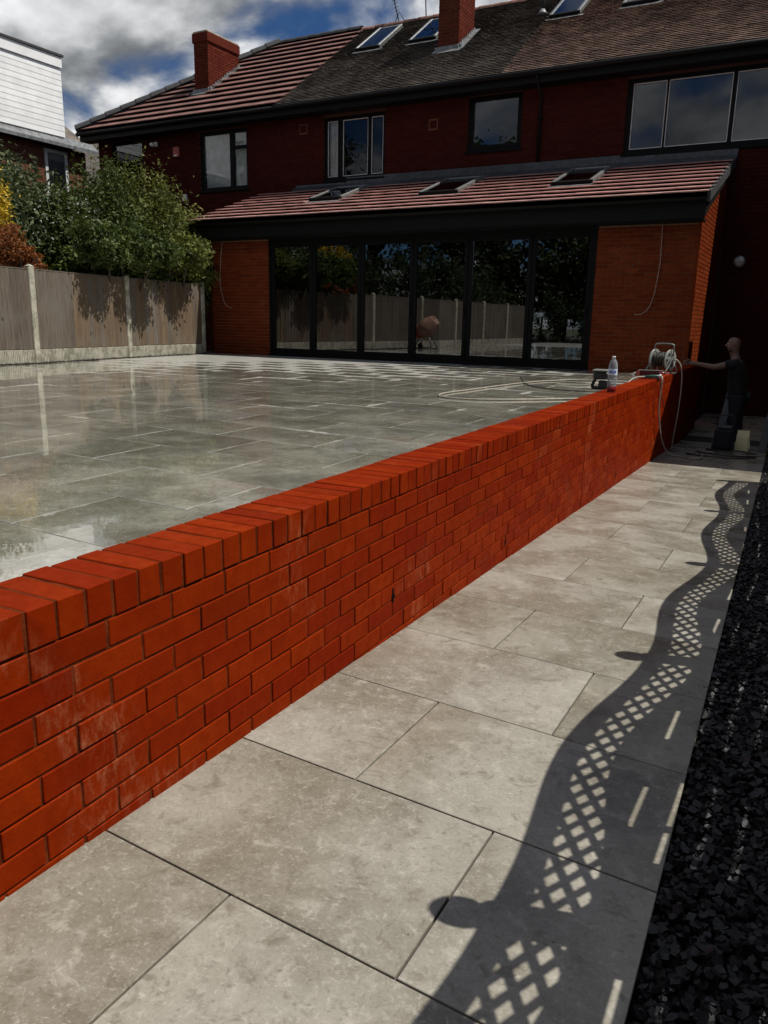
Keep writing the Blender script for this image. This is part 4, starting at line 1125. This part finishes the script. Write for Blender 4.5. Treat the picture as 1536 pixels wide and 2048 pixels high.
def shrub(name, label, blobs, mat, leaf, group=None, stems=(), base_z=-.34, flowers=None, cat='shrub', sprigs=0):
    cx = sum(b[0][0] for b in blobs) / len(blobs); cy = sum(b[0][1] for b in blobs) / len(blobs)
    t = Thing(name, (cx, cy, base_z), HM, label, cat, group)
    mb = MB()
    for c, r, n in blobs: leaves(mb, c, r, n, leaf, clump=max(10, n // 110))
    for k in range(sprigs):
        c, r, n = R.choice(blobs); a = R.random() * 6.28
        p = Vector(c) + Vector((math.cos(a) * r[0] * .6, math.sin(a) * r[1] * .6, r[2] * .75)); d = Vector((R.gauss(0, .25), R.gauss(0, .25), 1)).normalized(); L_ = R.uniform(.25, .6)
        for q in range(26):
            f = R.random(); e = p + d * L_ * f
            leaves(mb, e, (.05, .05, .05), 1, leaf * .8)
    t.part('crown', mb, mat)
    sm = MB()
    for c, r, n in blobs:
        for k in range(3):
            a = R.random() * 6.28; b0 = Vector((cx + R.uniform(-.15, .15), cy + R.uniform(-.3, .3), base_z - .05)); e = Vector(c) + Vector((math.cos(a) * r[0] * .6, math.sin(a) * r[1] * .6, r[2] * .4))
            mid = b0.lerp(e, .5) + Vector((R.uniform(-.1, .1), R.uniform(-.1, .1), .15)); sm.tube([b0, mid, e], [.05, .03, .012], 6)
    t.part('trunk', sm, 'bark')
    if flowers:
        fm = MB()
        for c, r, n in flowers:
            for q in range(n):
                u = Vector((R.gauss(0, 1), R.gauss(0, 1), R.gauss(0, 1))).normalized() * R.uniform(.8, 1.05)
                leaves(fm, (c[0] + u.x * r[0], c[1] + u.y * r[1], c[2] + u.z * r[2]), (.03, .03, .03), 3, .045)
        t.part('blossom', fm, 'flower_white')
    return t


GS = 'garden shrubs behind the fence'
shrub('shrub', 'tall grey green shrub at the left edge in front of the white boarded dormer', [((-12.7, -5.2, 2.6), (1.0, 1.2, 1.55), 14850), ((-12.9, -4.0, 2.4), (.9, .9, 1.3), 10800), ((-12.3, -5.9, 1.7), (.9, 1.0, 1.2), 6750)], 'leaf_grey', .10, GS, sprigs=22)
shrub('shrub', 'wide dark green shrub with white blossom in the middle of the hedge', [((-12.3, -3.4, 1.9), (.95, 1.0, 1.25), 12150), ((-12.3, -2.3, 2.4), (.95, 1.05, 1.4), 14175), ((-11.7, -3.5, 1.6), (.75, .9, .8), 6750), ((-11.1, -2.5, 1.75), (.62, .8, .55), 5670), ((-11.0, -3.6, 1.7), (.5, .6, .45), 3240), ((-10.1, -4.3, 2.0), (.45, .7, .40), 4050), ((-10.2, -3.0, 2.0), (.45, .9, .42), 5130)], 'leaf_dark', .092, GS, flowers=[((-12.0, -3.5, 2.3), (.8, .8, .8), 260), ((-11.6, -3.1, 1.9), (.5, .7, .5), 150)], sprigs=18)
shrub('shrub', 'glossy olive green shrub beside the extension wall', [((-12.2, -1.2, 2.4), (.95, 1.05, 1.5), 16200), ((-12.0, -.1, 2.0), (.9, .85, 1.25), 10800), ((-11.35, -1.4, 1.75), (.65, .9, .65), 6750), ((-11.6, .15, 1.5), (.55, .6, .7), 4050), ((-11.15, -.6, 1.75), (.5, .6, .4), 2970), ((-10.5, -1.6, 2.02), (.42, .7, .40), 4050)], 'leaf_olive', .092, GS, sprigs=26)
shrub('shrub', 'bright yellow leaved shrub at the left edge above the fence', [((-11.45, -5.75, 2.45), (.5, .6, .42), 5670)], 'leaf_yellow', .06, GS, sprigs=5)
shrub('shrub', 'orange leaved shrub at the left edge just above the fence', [((-11.0, -5.75, 1.78), (.5, .6, .38), 4860), ((-10.95, -5.25, 1.55), (.4, .42, .26), 2430)], 'leaf_orange', .055, GS)


def tree(x, y, h, rad, n, mat, label, leaf=.36, cz=None):
    t = Thing('tree', (x, y, -.75), HM, label, 'tree', 'tall trees behind the garden')
    mb = MB()
    for k in range(9):
        a = R.random() * 6.28; rr = R.uniform(.15, .65)
        leaves(mb, (x + math.cos(a) * rad * rr, y + math.sin(a) * rad * rr, h * (.12 + .74 * (k + R.random()) / 9)), (rad * R.uniform(.45, .7), rad * R.uniform(.45, .7), h * R.uniform(.12, .18)), n // 9, leaf, clump=26)
    t.part('crown', mb, mat)
    sm = MB().tube([(x, y, -.9), (x + .1, y, h * .3), (x - .1, y + .1, h * .75)], [rad * .09, rad * .07, .05], 10)
    for k in range(6):
        a = k * 1.05; z0 = h * R.uniform(.25, .55); sm.tube([(x, y, z0), (x + math.cos(a) * rad * .35, y + math.sin(a) * rad * .35, z0 + h * .14), (x + math.cos(a) * rad * .6, y + math.sin(a) * rad * .6, z0 + h * .22)], [rad * .035, rad * .02, .02], 6)
    t.part('trunk', sm, 'bark')


LAB = ['tall dark green tree mirrored in the leftmost glass door', 'broad green tree mirrored in the second glass door', 'dense green tree mirrored in the middle glass doors', 'leafy tree mirrored above the cement mixer', 'grey green tree mirrored in the fifth glass door', 'tall tree mirrored in the rightmost glass door', 'dark tree mirrored in the upper window', 'round tree mirrored in the big upper window']
for k, (x, y, h, rad) in enumerate([(-31, -14, 11, 4.6), (-27, -22, 12, 5), (-21, -25, 12.5, 5), (-15.5, -24, 9, 4.4), (-16, -31, 12.5, 4.8), (-10.5, -27, 8.5, 4.2), (-23, -13, 10, 4.4), (-4.5, -27, 8.5, 4.6)]):
    tree(x, y, h, rad, 7200, 'leaf_far' if k % 2 else 'leaf_green', LAB[k])
tree(-9.0, -34, 9.5, 5.0, 7200, 'leaf_green', 'broad low tree mirrored at the right edge of the last glass door')
tree(0.5, -26, 9, 4.6, 7200, 'leaf_dark', 'tree mirrored between the last glass door and the brick pier')
hd = Thing('hedge', (-14, -13, -.4), HM, 'long dark hedge behind the fence mirrored in the glass doors', 'hedge')
mb = MB()
for k in range(12): leaves(mb, (-11.3 - R.random() * 1.3, -7.5 - k * 1.15, R.uniform(1.4, 2.4)), (.9, .9, 1.3), 1400, .11, clump=14)
hd.part('foliage', mb, 'leaf_far')
hd.part('trunk', MB().tube([(-12, -8, -.5), (-12, -8, 1.8)], .06, 6).tube([(-12, -12, -.5), (-12, -12, 1.8)], .06, 6).tube([(-12, -17, -.5), (-12, -17, 1.8)], .06, 6), 'bark')

bh2 = Thing('hedge', (-4, -23, -.75), HM, 'low hedge along the far end of the garden mirrored in the last glass door', 'hedge')
mb = MB()
for k in range(17): leaves(mb, (-13.5 + k * 1.15, -23 + R.uniform(-.3, .3), R.uniform(.3, .9)), (.9, .8, 1.35), 1300, .14, clump=14)
bh2.part('foliage', mb, 'leaf_far')
m_ = MB()
for k in range(8): m_.tube([(-12.5 + k * 2.2, -23, -.8), (-12.4 + k * 2.2, -23, 1.0)], .05, 6)
bh2.part('trunk', m_, 'bark')

# ------------------------------------------------------------------ cement mixer (mirrored in the doors)
cm = Thing('cement_mixer', (-9.25, -7.95, ZT), HM, 'small orange cement mixer with pale drum mirrored in the glass doors', 'cement mixer')
X0, Y0, Z0 = 0, 0, 0
CMM = Matrix.Translation((-9.25, -7.95, ZT)) @ Matrix.Scale(.8, 4)
def cmp_(n, m, mat, smooth=False): return cm.part(n, m.xf(CMM), mat, smooth=smooth)
m_ = MB().tube([(X0 - .35, Y0 - .3, Z0 + .02), (X0 - .12, Y0, Z0 + .75), (X0 - .35, Y0 + .3, Z0 + .02)], .025, 8).tube([(X0 + .4, Y0 - .3, Z0 + .02), (X0 + .12, Y0, Z0 + .75), (X0 + .4, Y0 + .3, Z0 + .02)], .025, 8).tube([(X0 - .35, Y0 - .3, Z0 + .03), (X0 + .4, Y0 - .3, Z0 + .03)], .025, 8)
cmp_('stand', m_, 'grey_metal', smooth=True)
cmp_('motor_housing', MB().cbox(X0 - .38, X0 - .14, Y0 - .16, Y0 + .16, Z0 + .42, Z0 + .90, .03), 'mixer_orange')
m_ = MB().lathe([(.02, -.42), (.20, -.40), (.33, -.22), (.36, .0), (.33, .18), (.22, .40), (.20, .44), (.18, .42), (.01, .30)], 0, 0, 20)
m_.xf(Matrix.Translation((X0 + .08, Y0, Z0 + .88)) @ Matrix.Rotation(math.radians(50), 4, 'Y')); cmp_('drum', m_, 'mixer_drum', smooth=True)
for sy in (-.3, .3): cmp_('wheel', MB().lathe([(.10, Y0 + sy - .03), (.115, Y0 + sy), (.10, Y0 + sy + .03)], X0 - .38, Z0 + .115, 14, axis='y'), 'plastic_black', smooth=True)

# ------------------------------------------------------------------ loose wires on the extension
def curve_pts(P, n=8):
    P = [Vector(p) for p in P]; out = []
    for i in range(len(P) - 1):
        p0, p1, p2, p3 = P[max(i - 1, 0)], P[i], P[i + 1], P[min(i + 2, len(P) - 1)]
        for k in range(n):
            t = k / n; out.append(.5 * ((2 * p1) + (-p0 + p2) * t + (2 * p0 - 5 * p1 + 4 * p2 - p3) * t * t + (-p0 + 3 * p1 - 3 * p2 + p3) * t ** 3))
    return out + [P[-1]]


for pts, lab in (([(-10.74, -.02, 2.42), (-10.80, -.03, 1.9), (-10.83, -.03, 1.41), (-10.70, -.05, 1.0), (-10.60, -.06, .90), (-10.47, -.07, .87)], 'pale wire hanging from the soffit at the left brick pier'),
                 ([(-.66, -.02, 2.42), (-.645, -.03, 2.0), (-.64, -.03, 1.71), (-.69, -.04, 1.19), (-.78, -.06, .92), (-.92, -.08, .83), (-.99, -.09, .84)], 'pale wire hanging from the soffit at the right brick pier')):
    single('hanging_wire', MB().tube(curve_pts(pts, 8), .0085, 6), 'wire', lab, 'wire', 'wires hanging on the extension', frame=HM, smooth=True)
br = Thing('gutter_bracket', (-11.3, -.15, 2.2), HM, 'white gutter elbow under the left end of the extension eave', 'gutter')
br.part('elbow', MB().tube([(-11.42, -.22, 2.62), (-11.40, -.2, 2.45), (-11.28, -.12, 2.28), (-11.27, -.1, 2.15)], .045, 8), 'plastic_grey', smooth=True)
br.part('stop_end', MB().cbox(-11.62, -11.40, -.32, -.24, 2.56, 2.68, .01), 'timber_grey')

# ------------------------------------------------------------------ hose reel on the wall
hr = Thing('hose_reel', (-0.15, 10.4, 0.0), label='grey hose reel with carrying frame standing on the wall coping', cat='hose reel')
a = math.radians(-24); Mr = Matrix.Translation((-0.155, 10.4, 0)) @ Matrix.Rotation(a, 4, 'Z')
def P(*q): return tuple(Mr @ Vector(q))
def rr_(w, z0, z1, y, r=.05):
    return curve_pts([(-w, y, z0), (-w, y, z1 - r), (-w + r * .3, y * .9, z1 - r * .3), (-w + r, y * .8, z1), (w - r, y * .8, z1), (w - r * .3, y * .9, z1 - r * .3), (w, y, z1 - r), (w, y, z0)], 5)
hr.part('carry_frame', MB().tube([P(*q) for q in rr_(.145, .012, .395, .02)], .0095, 8), 'grey_metal', smooth=True)
m_ = MB()
for s in (-1, 1):
    m_.tube([P(*q) for q in curve_pts([(s * .145, .03, .25), (s * .15, -.06, .12), (s * .15, -.15, .012), (s * .15, -.02, .010), (s * .15, .13, .012), (s * .147, .08, .12), (s * .145, .02, .22)], 5)], .009, 8)
m_.tube([P(-.15, -.15, .012), P(.15, -.15, .012)], .009, 8); hr.part('stand', m_, 'grey_metal', smooth=True)
for s in (-1, 1):
    m_ = MB(); prof = [(.025, s * .112), (.13, s * .105), (.142, s * .110), (.145, s * .120), (.135, s * .126), (.06, s * .120), (.03, s * .135), (.004, s * .135)]
    m_.lathe(prof, 0, .18, 28, axis='x').xf(Mr); fl = hr.part('side_disc', m_, 'plastic_grey', smooth=True)
    for k in range(6):
        t = k * math.pi / 3; q = MB().lathe([(.020, s * .1275), (.020, s * .1262)], .088 * math.cos(t), .18 + .088 * math.sin(t), 10, axis='x'); q.xf(Mr); hr.part('disc_hole', q, 'plastic_black', fl)
m_ = MB(); pts = []
for k in range(230):
    t = k * .26; lay = k // 115; xx = (-.098 + .196 * (k % 115) / 115) * (1 if lay == 0 else -1)
    rr = .078 + .018 * lay + .004 * math.sin(k * .7); pts.append(P(xx, rr * math.cos(t), .18 + rr * math.sin(t)))
m_.tube(pts, .0085, 6); hr.part('wound_hose', m_, 'hose_dark', smooth=True)
hr.part('drum', MB().lathe([(.066, -.108), (.066, .108)], 0, .18, 18, axis='x').xf(Mr), 'plastic_black', smooth=True)
hr.part('crank', MB().tube([P(.135, 0, .18), P(.165, 0, .18), P(.17, .02, .10), P(.20, .02, .10)], .011, 8), 'plastic_grey', smooth=True)
hp = Mr @ Vector((.15, 0, .18))
single('feed_hose', MB().tube(curve_pts([hp, hp + Vector((.05, -.02, .01)), (.085, 10.36, .13), (.115, 10.38, .02), (.125, 10.4, -.2), (.11, 10.45, -.55), (.08, 10.5, -.85), (.06, 10.6, path_z(10.6) + .012)], 8), .0095, 8), 'hose_beige', 'beige hose curving from the reel down to the path', 'hose', smooth=True)

# ------------------------------------------------------------------ bottle
bt = Thing('water_bottle', (-0.09, 6.66, 0.002), label='clear plastic bottle with blue label and red drink standing on the coping', cat='bottle')
bx, by = -0.09, 6.66
prof = [(.036, .002), (.041, .012), (.042, .06), (.0395, .07), (.042, .08), (.042, .095), (.0395, .105), (.042, .115), (.042, .13), (.039, .14), (.042, .15), (.0425, .16), (.0425, .225), (.042, .235), (.040, .255), (.033, .285), (.022, .305), (.0135, .315), (.0135, .325)]
bt.part('body', MB().lathe(prof, bx, by, 24, cap=False).add([], []), 'bottle_clear', smooth=True)
bt.part('drink', MB().lathe([(.034, .003), (.0418, .012), (.0428, .058), (.041, .0585), (.002, .0586)], bx, by, 24), 'drink', smooth=True)
bt.part('cap', MB().lathe([(.0165, .318), (.0165, .336), (.0155, .339), (.002, .339)], bx, by, 18), 'plastic_white', smooth=True)
lb = bt.part('label', MB().lathe([(.0431, .165), (.0431, .222)], bx, by, 28, cap=False), 'label_pale', smooth=True)
def on_label(poly, off=.0436):
    """(arc metres, height) -> small raised print on the label, centred on the side towards the camera"""
    a0 = math.atan2(CAMP.y - by, CAMP.x - bx); return [(bx + off * math.cos(a0 + s / .0431), by + off * math.sin(a0 + s / .0431), z) for s, z in poly]
m_ = MB()
for st in ([(-.036, .183), (-.030, .205), (-.024, .185), (-.033, .192)], [(-.020, .184), (-.020, .204), (-.010, .200), (-.010, .187), (-.020, .184)], [(-.004, .184), (.001, .204), (.006, .190)], [(.010, .205), (.022, .200), (.012, .194), (.022, .187), (.011, .184)], [(.028, .184), (.028, .206), (.037, .197)]):
    pts = []
    for (s0, z0), (s1, z1) in zip(st, st[1:]):
        for k in range(4): pts.append((s0 + (s1 - s0) * k / 4, z0 + (z1 - z0) * k / 4))
    pts.append(st[-1]); m_.tube(on_label(pts), .0028, 5)
bt.part('print', m_, 'label_blue', lb)

# ------------------------------------------------------------------ things by the bottle
pw = Thing('power_tool', (-0.86, 9.9, ZT), label='black power tool standing on the terrace behind the bottle', cat='tool')
X0, Y0, Z0 = -0.86, 9.9, ZT
pw.part('body', MB().cbox(X0 - .09, X0 + .11, Y0 - .10, Y0 + .10, Z0 + .13, Z0 + .235, .02), 'plastic_black')
pw.part('handle', MB().tube(curve_pts([(X0 - .07, Y0, Z0 + .14), (X0 - .10, Y0, Z0 + .07), (X0 - .10, Y0, Z0 + .02), (X0 + .02, Y0, Z0 + .012)], 5), .022, 8), 'plastic_black', smooth=True)
pw.part('battery', MB().cbox(X0 - .02, X0 + .12, Y0 - .06, Y0 + .06, Z0 + .002, Z0 + .11, .01), 'plastic_black')
pw.part('top_plate', MB().cbox(X0 - .10, X0 + .10, Y0 - .105, Y0 + .105, Z0 + .238, Z0 + .262, .008), 'plastic_grey')
tr = Thing('tool_tray', (-0.12, 9.05, 0.002), label='dark red plastic tray lying on the coping beside the hose reel', cat='tray')
m_ = MB().cbox(-.26, .02, 8.98, 9.24, .002, .014, .003).cbox(-.26, -.248, 8.98, 9.24, .0142, .085, .003).cbox(.008, .02, 8.98, 9.24, .0142, .085, .003).cbox(-.247, .007, 9.228, 9.24, .0142, .085, .003)
tr.part('body', m_, 'dark_red'); tr.part('rim', MB().cbox(-.27, .03, 9.225, 9.25, .0855, .094, .003), 'plastic_grey')
tr.part('handle', MB().tube(curve_pts([(-.262, 9.0, .02), (-.30, 8.99, .045), (-.262, 8.98, .07)], 5), .008, 6), 'plastic_white', smooth=True)
cn = Thing('hose_connector', (-.05, 8.93, .03), label='green hose connector lying in front of the red tray', cat='connector')
cn.part('body', MB().tube([(-.15, 8.93, .028), (-.05, 8.92, .036), (.03, 8.90, .044)], [.014, .020, .014], 10), 'plastic_green', smooth=True)
cn.part('ring', MB().tube([(.03, 8.90, .046), (.05, 8.895, .046)], .019, 10), 'plastic_white', smooth=True)
zt = ZT + .012
single('garden_hose', MB().tube(curve_pts([(-.14, 8.9, .03), (-.24, 8.7, .012), (-.34, 8.5, -.12), (-.5, 8.3, zt), (-.75, 8.1, zt), (-1.2, 7.6, zt), (-1.7, 7.25, zt), (-2.12, 7.32, zt), (-2.26, 7.75, zt), (-2.2, 8.4, zt), (-2.12, 9.2, zt), (-2.0, 10.1, zt), (-1.85, 10.7, zt), (-1.5, 11.1, zt), (-1.1, 11.0, zt)], 8), .0095, 8), 'hose_beige', 'pale hose looping across the wet terrace', 'hose', smooth=True)
single('black_cable', MB().tube(curve_pts([(-2.45, 11.4, zt), (-2.2, 10.7, zt), (-1.9, 9.9, zt), (-1.5, 9.35, zt), (-1.1, 9.2, zt), (-.8, 9.3, zt), (-.7, 9.6, zt), (-.74, 9.84, zt)], 8), .009, 6), 'hose_dark', 'black cable lying on the terrace beside the pale hose', 'cable', smooth=True)
mb_ = [(-1.30 + .42 * math.cos(t * .35) * (1 - t * .006), 10.75 + .30 * math.sin(t * .35), zt + .004 + .0006 * t) for t in range(0, 36)]
single('coiled_hose', MB().tube(mb_, .010, 6), 'hose_beige', 'small coil of pale hose on the far terrace', 'hose', smooth=True)
single('draped_hose', MB().tube(curve_pts([(.045, 8.9, .046), (.07, 8.85, .035), (.075, 8.85, -.05), (.05, 9.0, -.35), (.06, 9.4, -.75), (.12, 9.75, path_z(9.75) + .05), (.25, 9.75, path_z(9.75) + .022), (.42, 9.62, path_z(9.62) + .022), (.52, 9.72, path_z(9.72) + .022), (.50, 10.1, path_z(10.1) + .022), (.30, 10.4, path_z(10.4) + .016), (.55, 10.7, path_z(10.7) + .016), (1.0, 10.5, path_z(10.5) + .024), (1.25, 10.8, path_z(10.8) + .016)], 8), .010, 8), 'hose_beige', 'pale hose draped over the wall and lying on the path', 'hose', smooth=True)
single('thin_cable', MB().tube(curve_pts([(-.02, 9.0, .012), (.022, 9.05, -.02), (.02, 9.2, -.15), (.022, 9.5, -.30), (.03, 9.62, -.40)], 8), .005, 6), 'hose_dark', 'thin black cable hanging over the wall beside the draped hose', 'cable', smooth=True)
m_ = MB()
for o in range(3):
    m_.tube(curve_pts([(.30 + .1 * o, 10.25 + .3 * o, path_z(10.3) + .014), (.55 + .1 * o, 10.05 + .25 * o, path_z(10.2) + .03), (.95, 10.2 + .2 * o, path_z(10.3) + .014), (1.15, 10.6 + .1 * o, path_z(10.6) + .014), (.9, 10.9, path_z(10.9) + .04), (.5, 10.8 + .1 * o, path_z(10.8) + .014)], 7), .0125, 7)
single('tangled_hose', m_, 'hose_dark', 'dark tangled hoses on the shaded end of the path', 'hose', smooth=True)

# pressure washer, boards and pale sack stand-in in the shade
wsh = Thing('pressure_washer', (.70, 10.95, path_z(10.95)), label='dark pressure washer standing in the shade beside the man', cat='pressure washer')
X0, Y0, Z0 = .70, 10.95, path_z(10.95)
wsh.part('body', MB().cbox(X0 - .12, X0 + .12, Y0 - .13, Y0 + .13, Z0 + .05, Z0 + .34, .03), 'cloth_navy')
wsh.part('top', MB().cbox(X0 - .10, X0 + .10, Y0 - .11, Y0 + .11, Z0 + .342, Z0 + .38, .015), 'timber_grey')
wsh.part('handle', MB().tube(curve_pts([(X0 - .1, Y0 + .1, Z0 + .33), (X0 - .1, Y0 + .12, Z0 + .5), (X0 + .1, Y0 + .12, Z0 + .5), (X0 + .1, Y0 + .1, Z0 + .33)], 4), .012, 6), 'plastic_black', smooth=True)
for s in (-.13, .13): wsh.part('wheel', MB().lathe([(.06, X0 + s - .02), (.075, X0 + s), (.06, X0 + s + .02)], Y0 + .08, Z0 + .075, 14, axis='x'), 'plastic_black', smooth=True)
for (bx0, by0, bx1, by1, lab) in ((.60, 11.0, .72, 11.6, 'grey board leaning in the shade left of the man'), (1.20, 11.3, 1.33, 11.9, 'grey board leaning in the shade right of the man')):
    z0 = path_z(by0); d = Vector((bx1 - bx0, by1 - by0, 1.0 + (0.15 if bx0 > 1 else 0)))
    m_ = MB().cbox(-.05, .05, -.015, .015, 0, d.length, .004); m_.xf(Matrix.Translation((bx0, by0, z0)) @ d.to_track_quat('Z', 'Y').to_matrix().to_4x4())
    single('leaning_board', m_, 'timber_grey', lab, 'board')
m_ = MB(); pts = []
X0, Y0, Z0 = .93, 11.35, path_z(11.35)
for k, (w, d, z) in enumerate(((.10, .06, 0), (.11, .07, .10), (.10, .06, .20), (.095, .03, .30))):
    for q in range(12):
        t = q * math.pi / 6; pts.append((X0 + w * math.copysign(abs(math.cos(t)) ** .5, math.cos(t)) + R.uniform(-.008, .008), Y0 + d * math.copysign(abs(math.sin(t)) ** .5, math.sin(t)) + R.uniform(-.008, .008), Z0 + z + R.uniform(-.006, .006)))
m_.add(pts, [(k * 12 + q, k * 12 + (q + 1) % 12, (k + 1) * 12 + (q + 1) % 12, (k + 1) * 12 + q) for k in range(3) for q in range(12)] + [tuple(range(12))[::-1]])
single('sack_stand_in', m_, 'paper', 'pale yellow sack form in place of a sunlit spot behind the man', 'sack')  # pale sack colour stands in for a bright sunlit spot

# ------------------------------------------------------------------ the man
def skin(name, th, verts, edges, radii, mat, root=0, sub=2, parent=None):
    me = bpy.data.meshes.new(name); me.from_pydata([Vector(v) - th.base for v in verts], edges, []); o = bpy.data.objects.new(name, me); C.objects.link(o); o.parent = parent or th.o
    s = o.modifiers.new('skin', 'SKIN')
    for i, r in enumerate(radii):
        me.skin_vertices[0].data[i].radius = r if isinstance(r, tuple) else (r, r)
    me.skin_vertices[0].data[root].use_root = True; s.use_smooth_shade = True
    if sub: ss = o.modifiers.new('sub', 'SUBSURF'); ss.levels = sub; ss.render_levels = sub
    me.materials.append(MATS[mat]); return o


MX, MY, MZ = 0.79, 11.45, path_z(11.45)
man = Thing('person', (MX, MY, MZ), label='bald bearded man in dark clothes reaching towards the hose reel', cat='person')
V = lambda x, y, z: (MX + x, MY + y, MZ + z * 0.912)
# faces -x; right side of the body is +y, the near (left) arm is towards -y
bv = [V(0, 0, .86), V(-.02, 0, 1.02), V(-.04, 0, 1.18), V(-.07, 0, 1.32), V(-.08, 0, 1.42), V(-.10, 0, 1.49), V(-.12, 0, 1.56), V(-.13, 0, 1.64), V(-.125, 0, 1.715),
      V(.0, -.10, .82), V(-.02, -.11, .46), V(.03, -.11, .09), V(-.12, -.115, .035),
      V(.0, .10, .82), V(.03, .11, .46), V(.08, .11, .09), V(-.07, .115, .035),
      V(-.08, -.17, 1.375), V(-.34, -.22, 1.30), V(-.58, -.20, 1.345), V(-.645, -.20, 1.355), V(-.70, -.20, 1.355),
      V(-.06, .17, 1.37), V(.04, .22, 1.10), V(-.02, .23, .86), V(-.03, .23, .79), V(-.045, .23, .73), V(-.118, 0, 1.768)]
be = [(0, 1), (1, 2), (2, 3), (3, 4), (4, 5), (5, 6), (6, 7), (7, 8), (0, 9), (9, 10), (10, 11), (11, 12), (0, 13), (13, 14), (14, 15), (15, 16), (3, 17), (17, 18), (18, 19), (19, 20), (20, 21), (3, 22), (22, 23), (23, 24), (24, 25), (25, 26), (8, 27)]
brd = [(.115, .09), (.125, .10), (.16, .12), (.17, .12), (.10, .09), .056, (.070, .080), (.080, .100), (.076, .096),
       .07, .062, .045, .036, .07, .062, .045, .036, .062, .046, .033, (.024, .036), (.018, .036), .062, .046, .034, (.024, .036), (.018, .034), (.036, .048)]
body = skin('body', man, bv, be, brd, 'skin')
# fingers
def fingers(base, d, sd, curl, lens, parent, nm='finger'):
    for k, L_ in enumerate(lens):
        b = Vector(base) + Vector(sd) * (-.027 + .018 * k); d1 = Vector(d); c1 = Vector(curl)
        p1 = b + d1 * L_ * .42; p2 = p1 + (d1 * .8 + c1 * .6).normalized() * L_ * .33; p3 = p2 + (d1 * .3 + c1).normalized() * L_ * .28
        skin(nm, man, [b - d1 * .02, b, p1, p2, p3], [(0, 1), (1, 2), (2, 3), (3, 4)], [.009, .0095, .0088, .008, .0068], 'skin', 0, 1, body)
fingers(V(-.715, -.20, 1.355), (-1, 0, .05), (0, 0, 1), (0, .7, -.3), [.062, .074, .080, .072], None)
skin('thumb', man, [V(-.655, -.20, 1.37), V(-.675, -.215, 1.395), V(-.705, -.222, 1.41), V(-.73, -.218, 1.408)], [(0, 1), (1, 2), (2, 3)], [.012, .0115, .0105, .008], 'skin', 0, 1, body)
fingers(V(-.045, .23, .715), (0, 0, -1), (1, 0, 0), (-.3, -.8, 0), [.066, .074, .078, .068], None)
skin('thumb', man, [V(-.06, .225, .775), V(-.085, .215, .75), V(-.095, .21, .72), V(-.095, .205, .70)], [(0, 1), (1, 2), (2, 3)], [.012, .0115, .0105, .008], 'skin', 0, 1, body)
# face
man.part('nose', MB().add([V(-.222, -.014, 1.635), V(-.222, .014, 1.635), V(-.252, 0, 1.632), V(-.216, 0, 1.685), V(-.205, -.02, 1.625), V(-.205, .02, 1.625)], [(0, 2, 3), (2, 1, 3), (0, 4, 2), (1, 2, 5), (4, 5, 2)]), 'skin', body)
for s in (-1, 1):
    m_ = MB().lathe([(.004, -.012), (.022, -.006), (.026, .004), (.016, .010), (.003, .012)], 0, 0, 12); m_.xf(Matrix.Translation(V(-.115, s * .092, 1.655)) @ Matrix.Rotation(math.radians(90), 4, 'X') @ Matrix.Diagonal((.55, 1.0, .8, 1)))
    man.part('ear', m_, 'skin', body, True)
    m_ = MB().lathe([(.002, -.009), (.009, -.005), (.0105, 0), (.009, .005), (.002, .009)], 0, 0, 10).xf(Matrix.Translation(V(-.205, s * .032, 1.668))); man.part('eye', m_, 'eye_white', body, True)
    man.part('eyebrow', MB().tube([V(-.216, s * .016, 1.69), V(-.212, s * .048, 1.694)], .005, 6), 'beard', body, True)
man.part('mouth', MB().tube([V(-.212, -.02, 1.597), V(-.22, 0, 1.596), V(-.212, .02, 1.597)], .005, 6), 'dark_red', body, True)
skin('beard', man, [V(-.175, 0, 1.565), V(-.16, -.042, 1.575), V(-.135, -.062, 1.595), V(-.16, .042, 1.575), V(-.135, .062, 1.595)], [(0, 1), (1, 2), (0, 3), (3, 4)], [.042, .04, .026, .04, .026], 'beard', 0, 2)
# clothing
grow = .014
tv = [V(0, 0, .72)] + [bv[i] for i in (1, 2, 3, 17, 22)] + [V(-.22, -.205, 1.335), V(.0, .205, 1.20), V(-.085, 0, 1.40)]
skin('tshirt', man, tv, [(0, 1), (1, 2), (2, 3), (3, 4), (4, 6), (3, 5), (5, 7), (3, 8)], [(.185, .15), (.175, .14), (.178, .137), (.186, .136), .078, .078, .066, .066, .085], 'cloth_black', 0, 2)
skin('trousers', man, [V(0, 0, .97)] + [bv[i] for i in (9, 10, 13, 14)] + [V(.03, -.11, .10), V(.08, .11, .10)], [(0, 1), (1, 2), (2, 5), (0, 3), (3, 4), (4, 6)], [(.165, .132), .112, .08, .112, .08, .066, .066], 'cloth_navy', 0, 2)
for s, o in ((-1, 0), (1, .05)):
    skin('boot', man, [V(.04 + o, s * .11, .07), V(.03 + o, s * .11, .045), V(-.06 + o, s * .112, .045), V(-.13 + o, s * .115, .038)], [(0, 1), (1, 2), (2, 3)], [.055, .05, .045, .038], 'plastic_black', 0, 2)
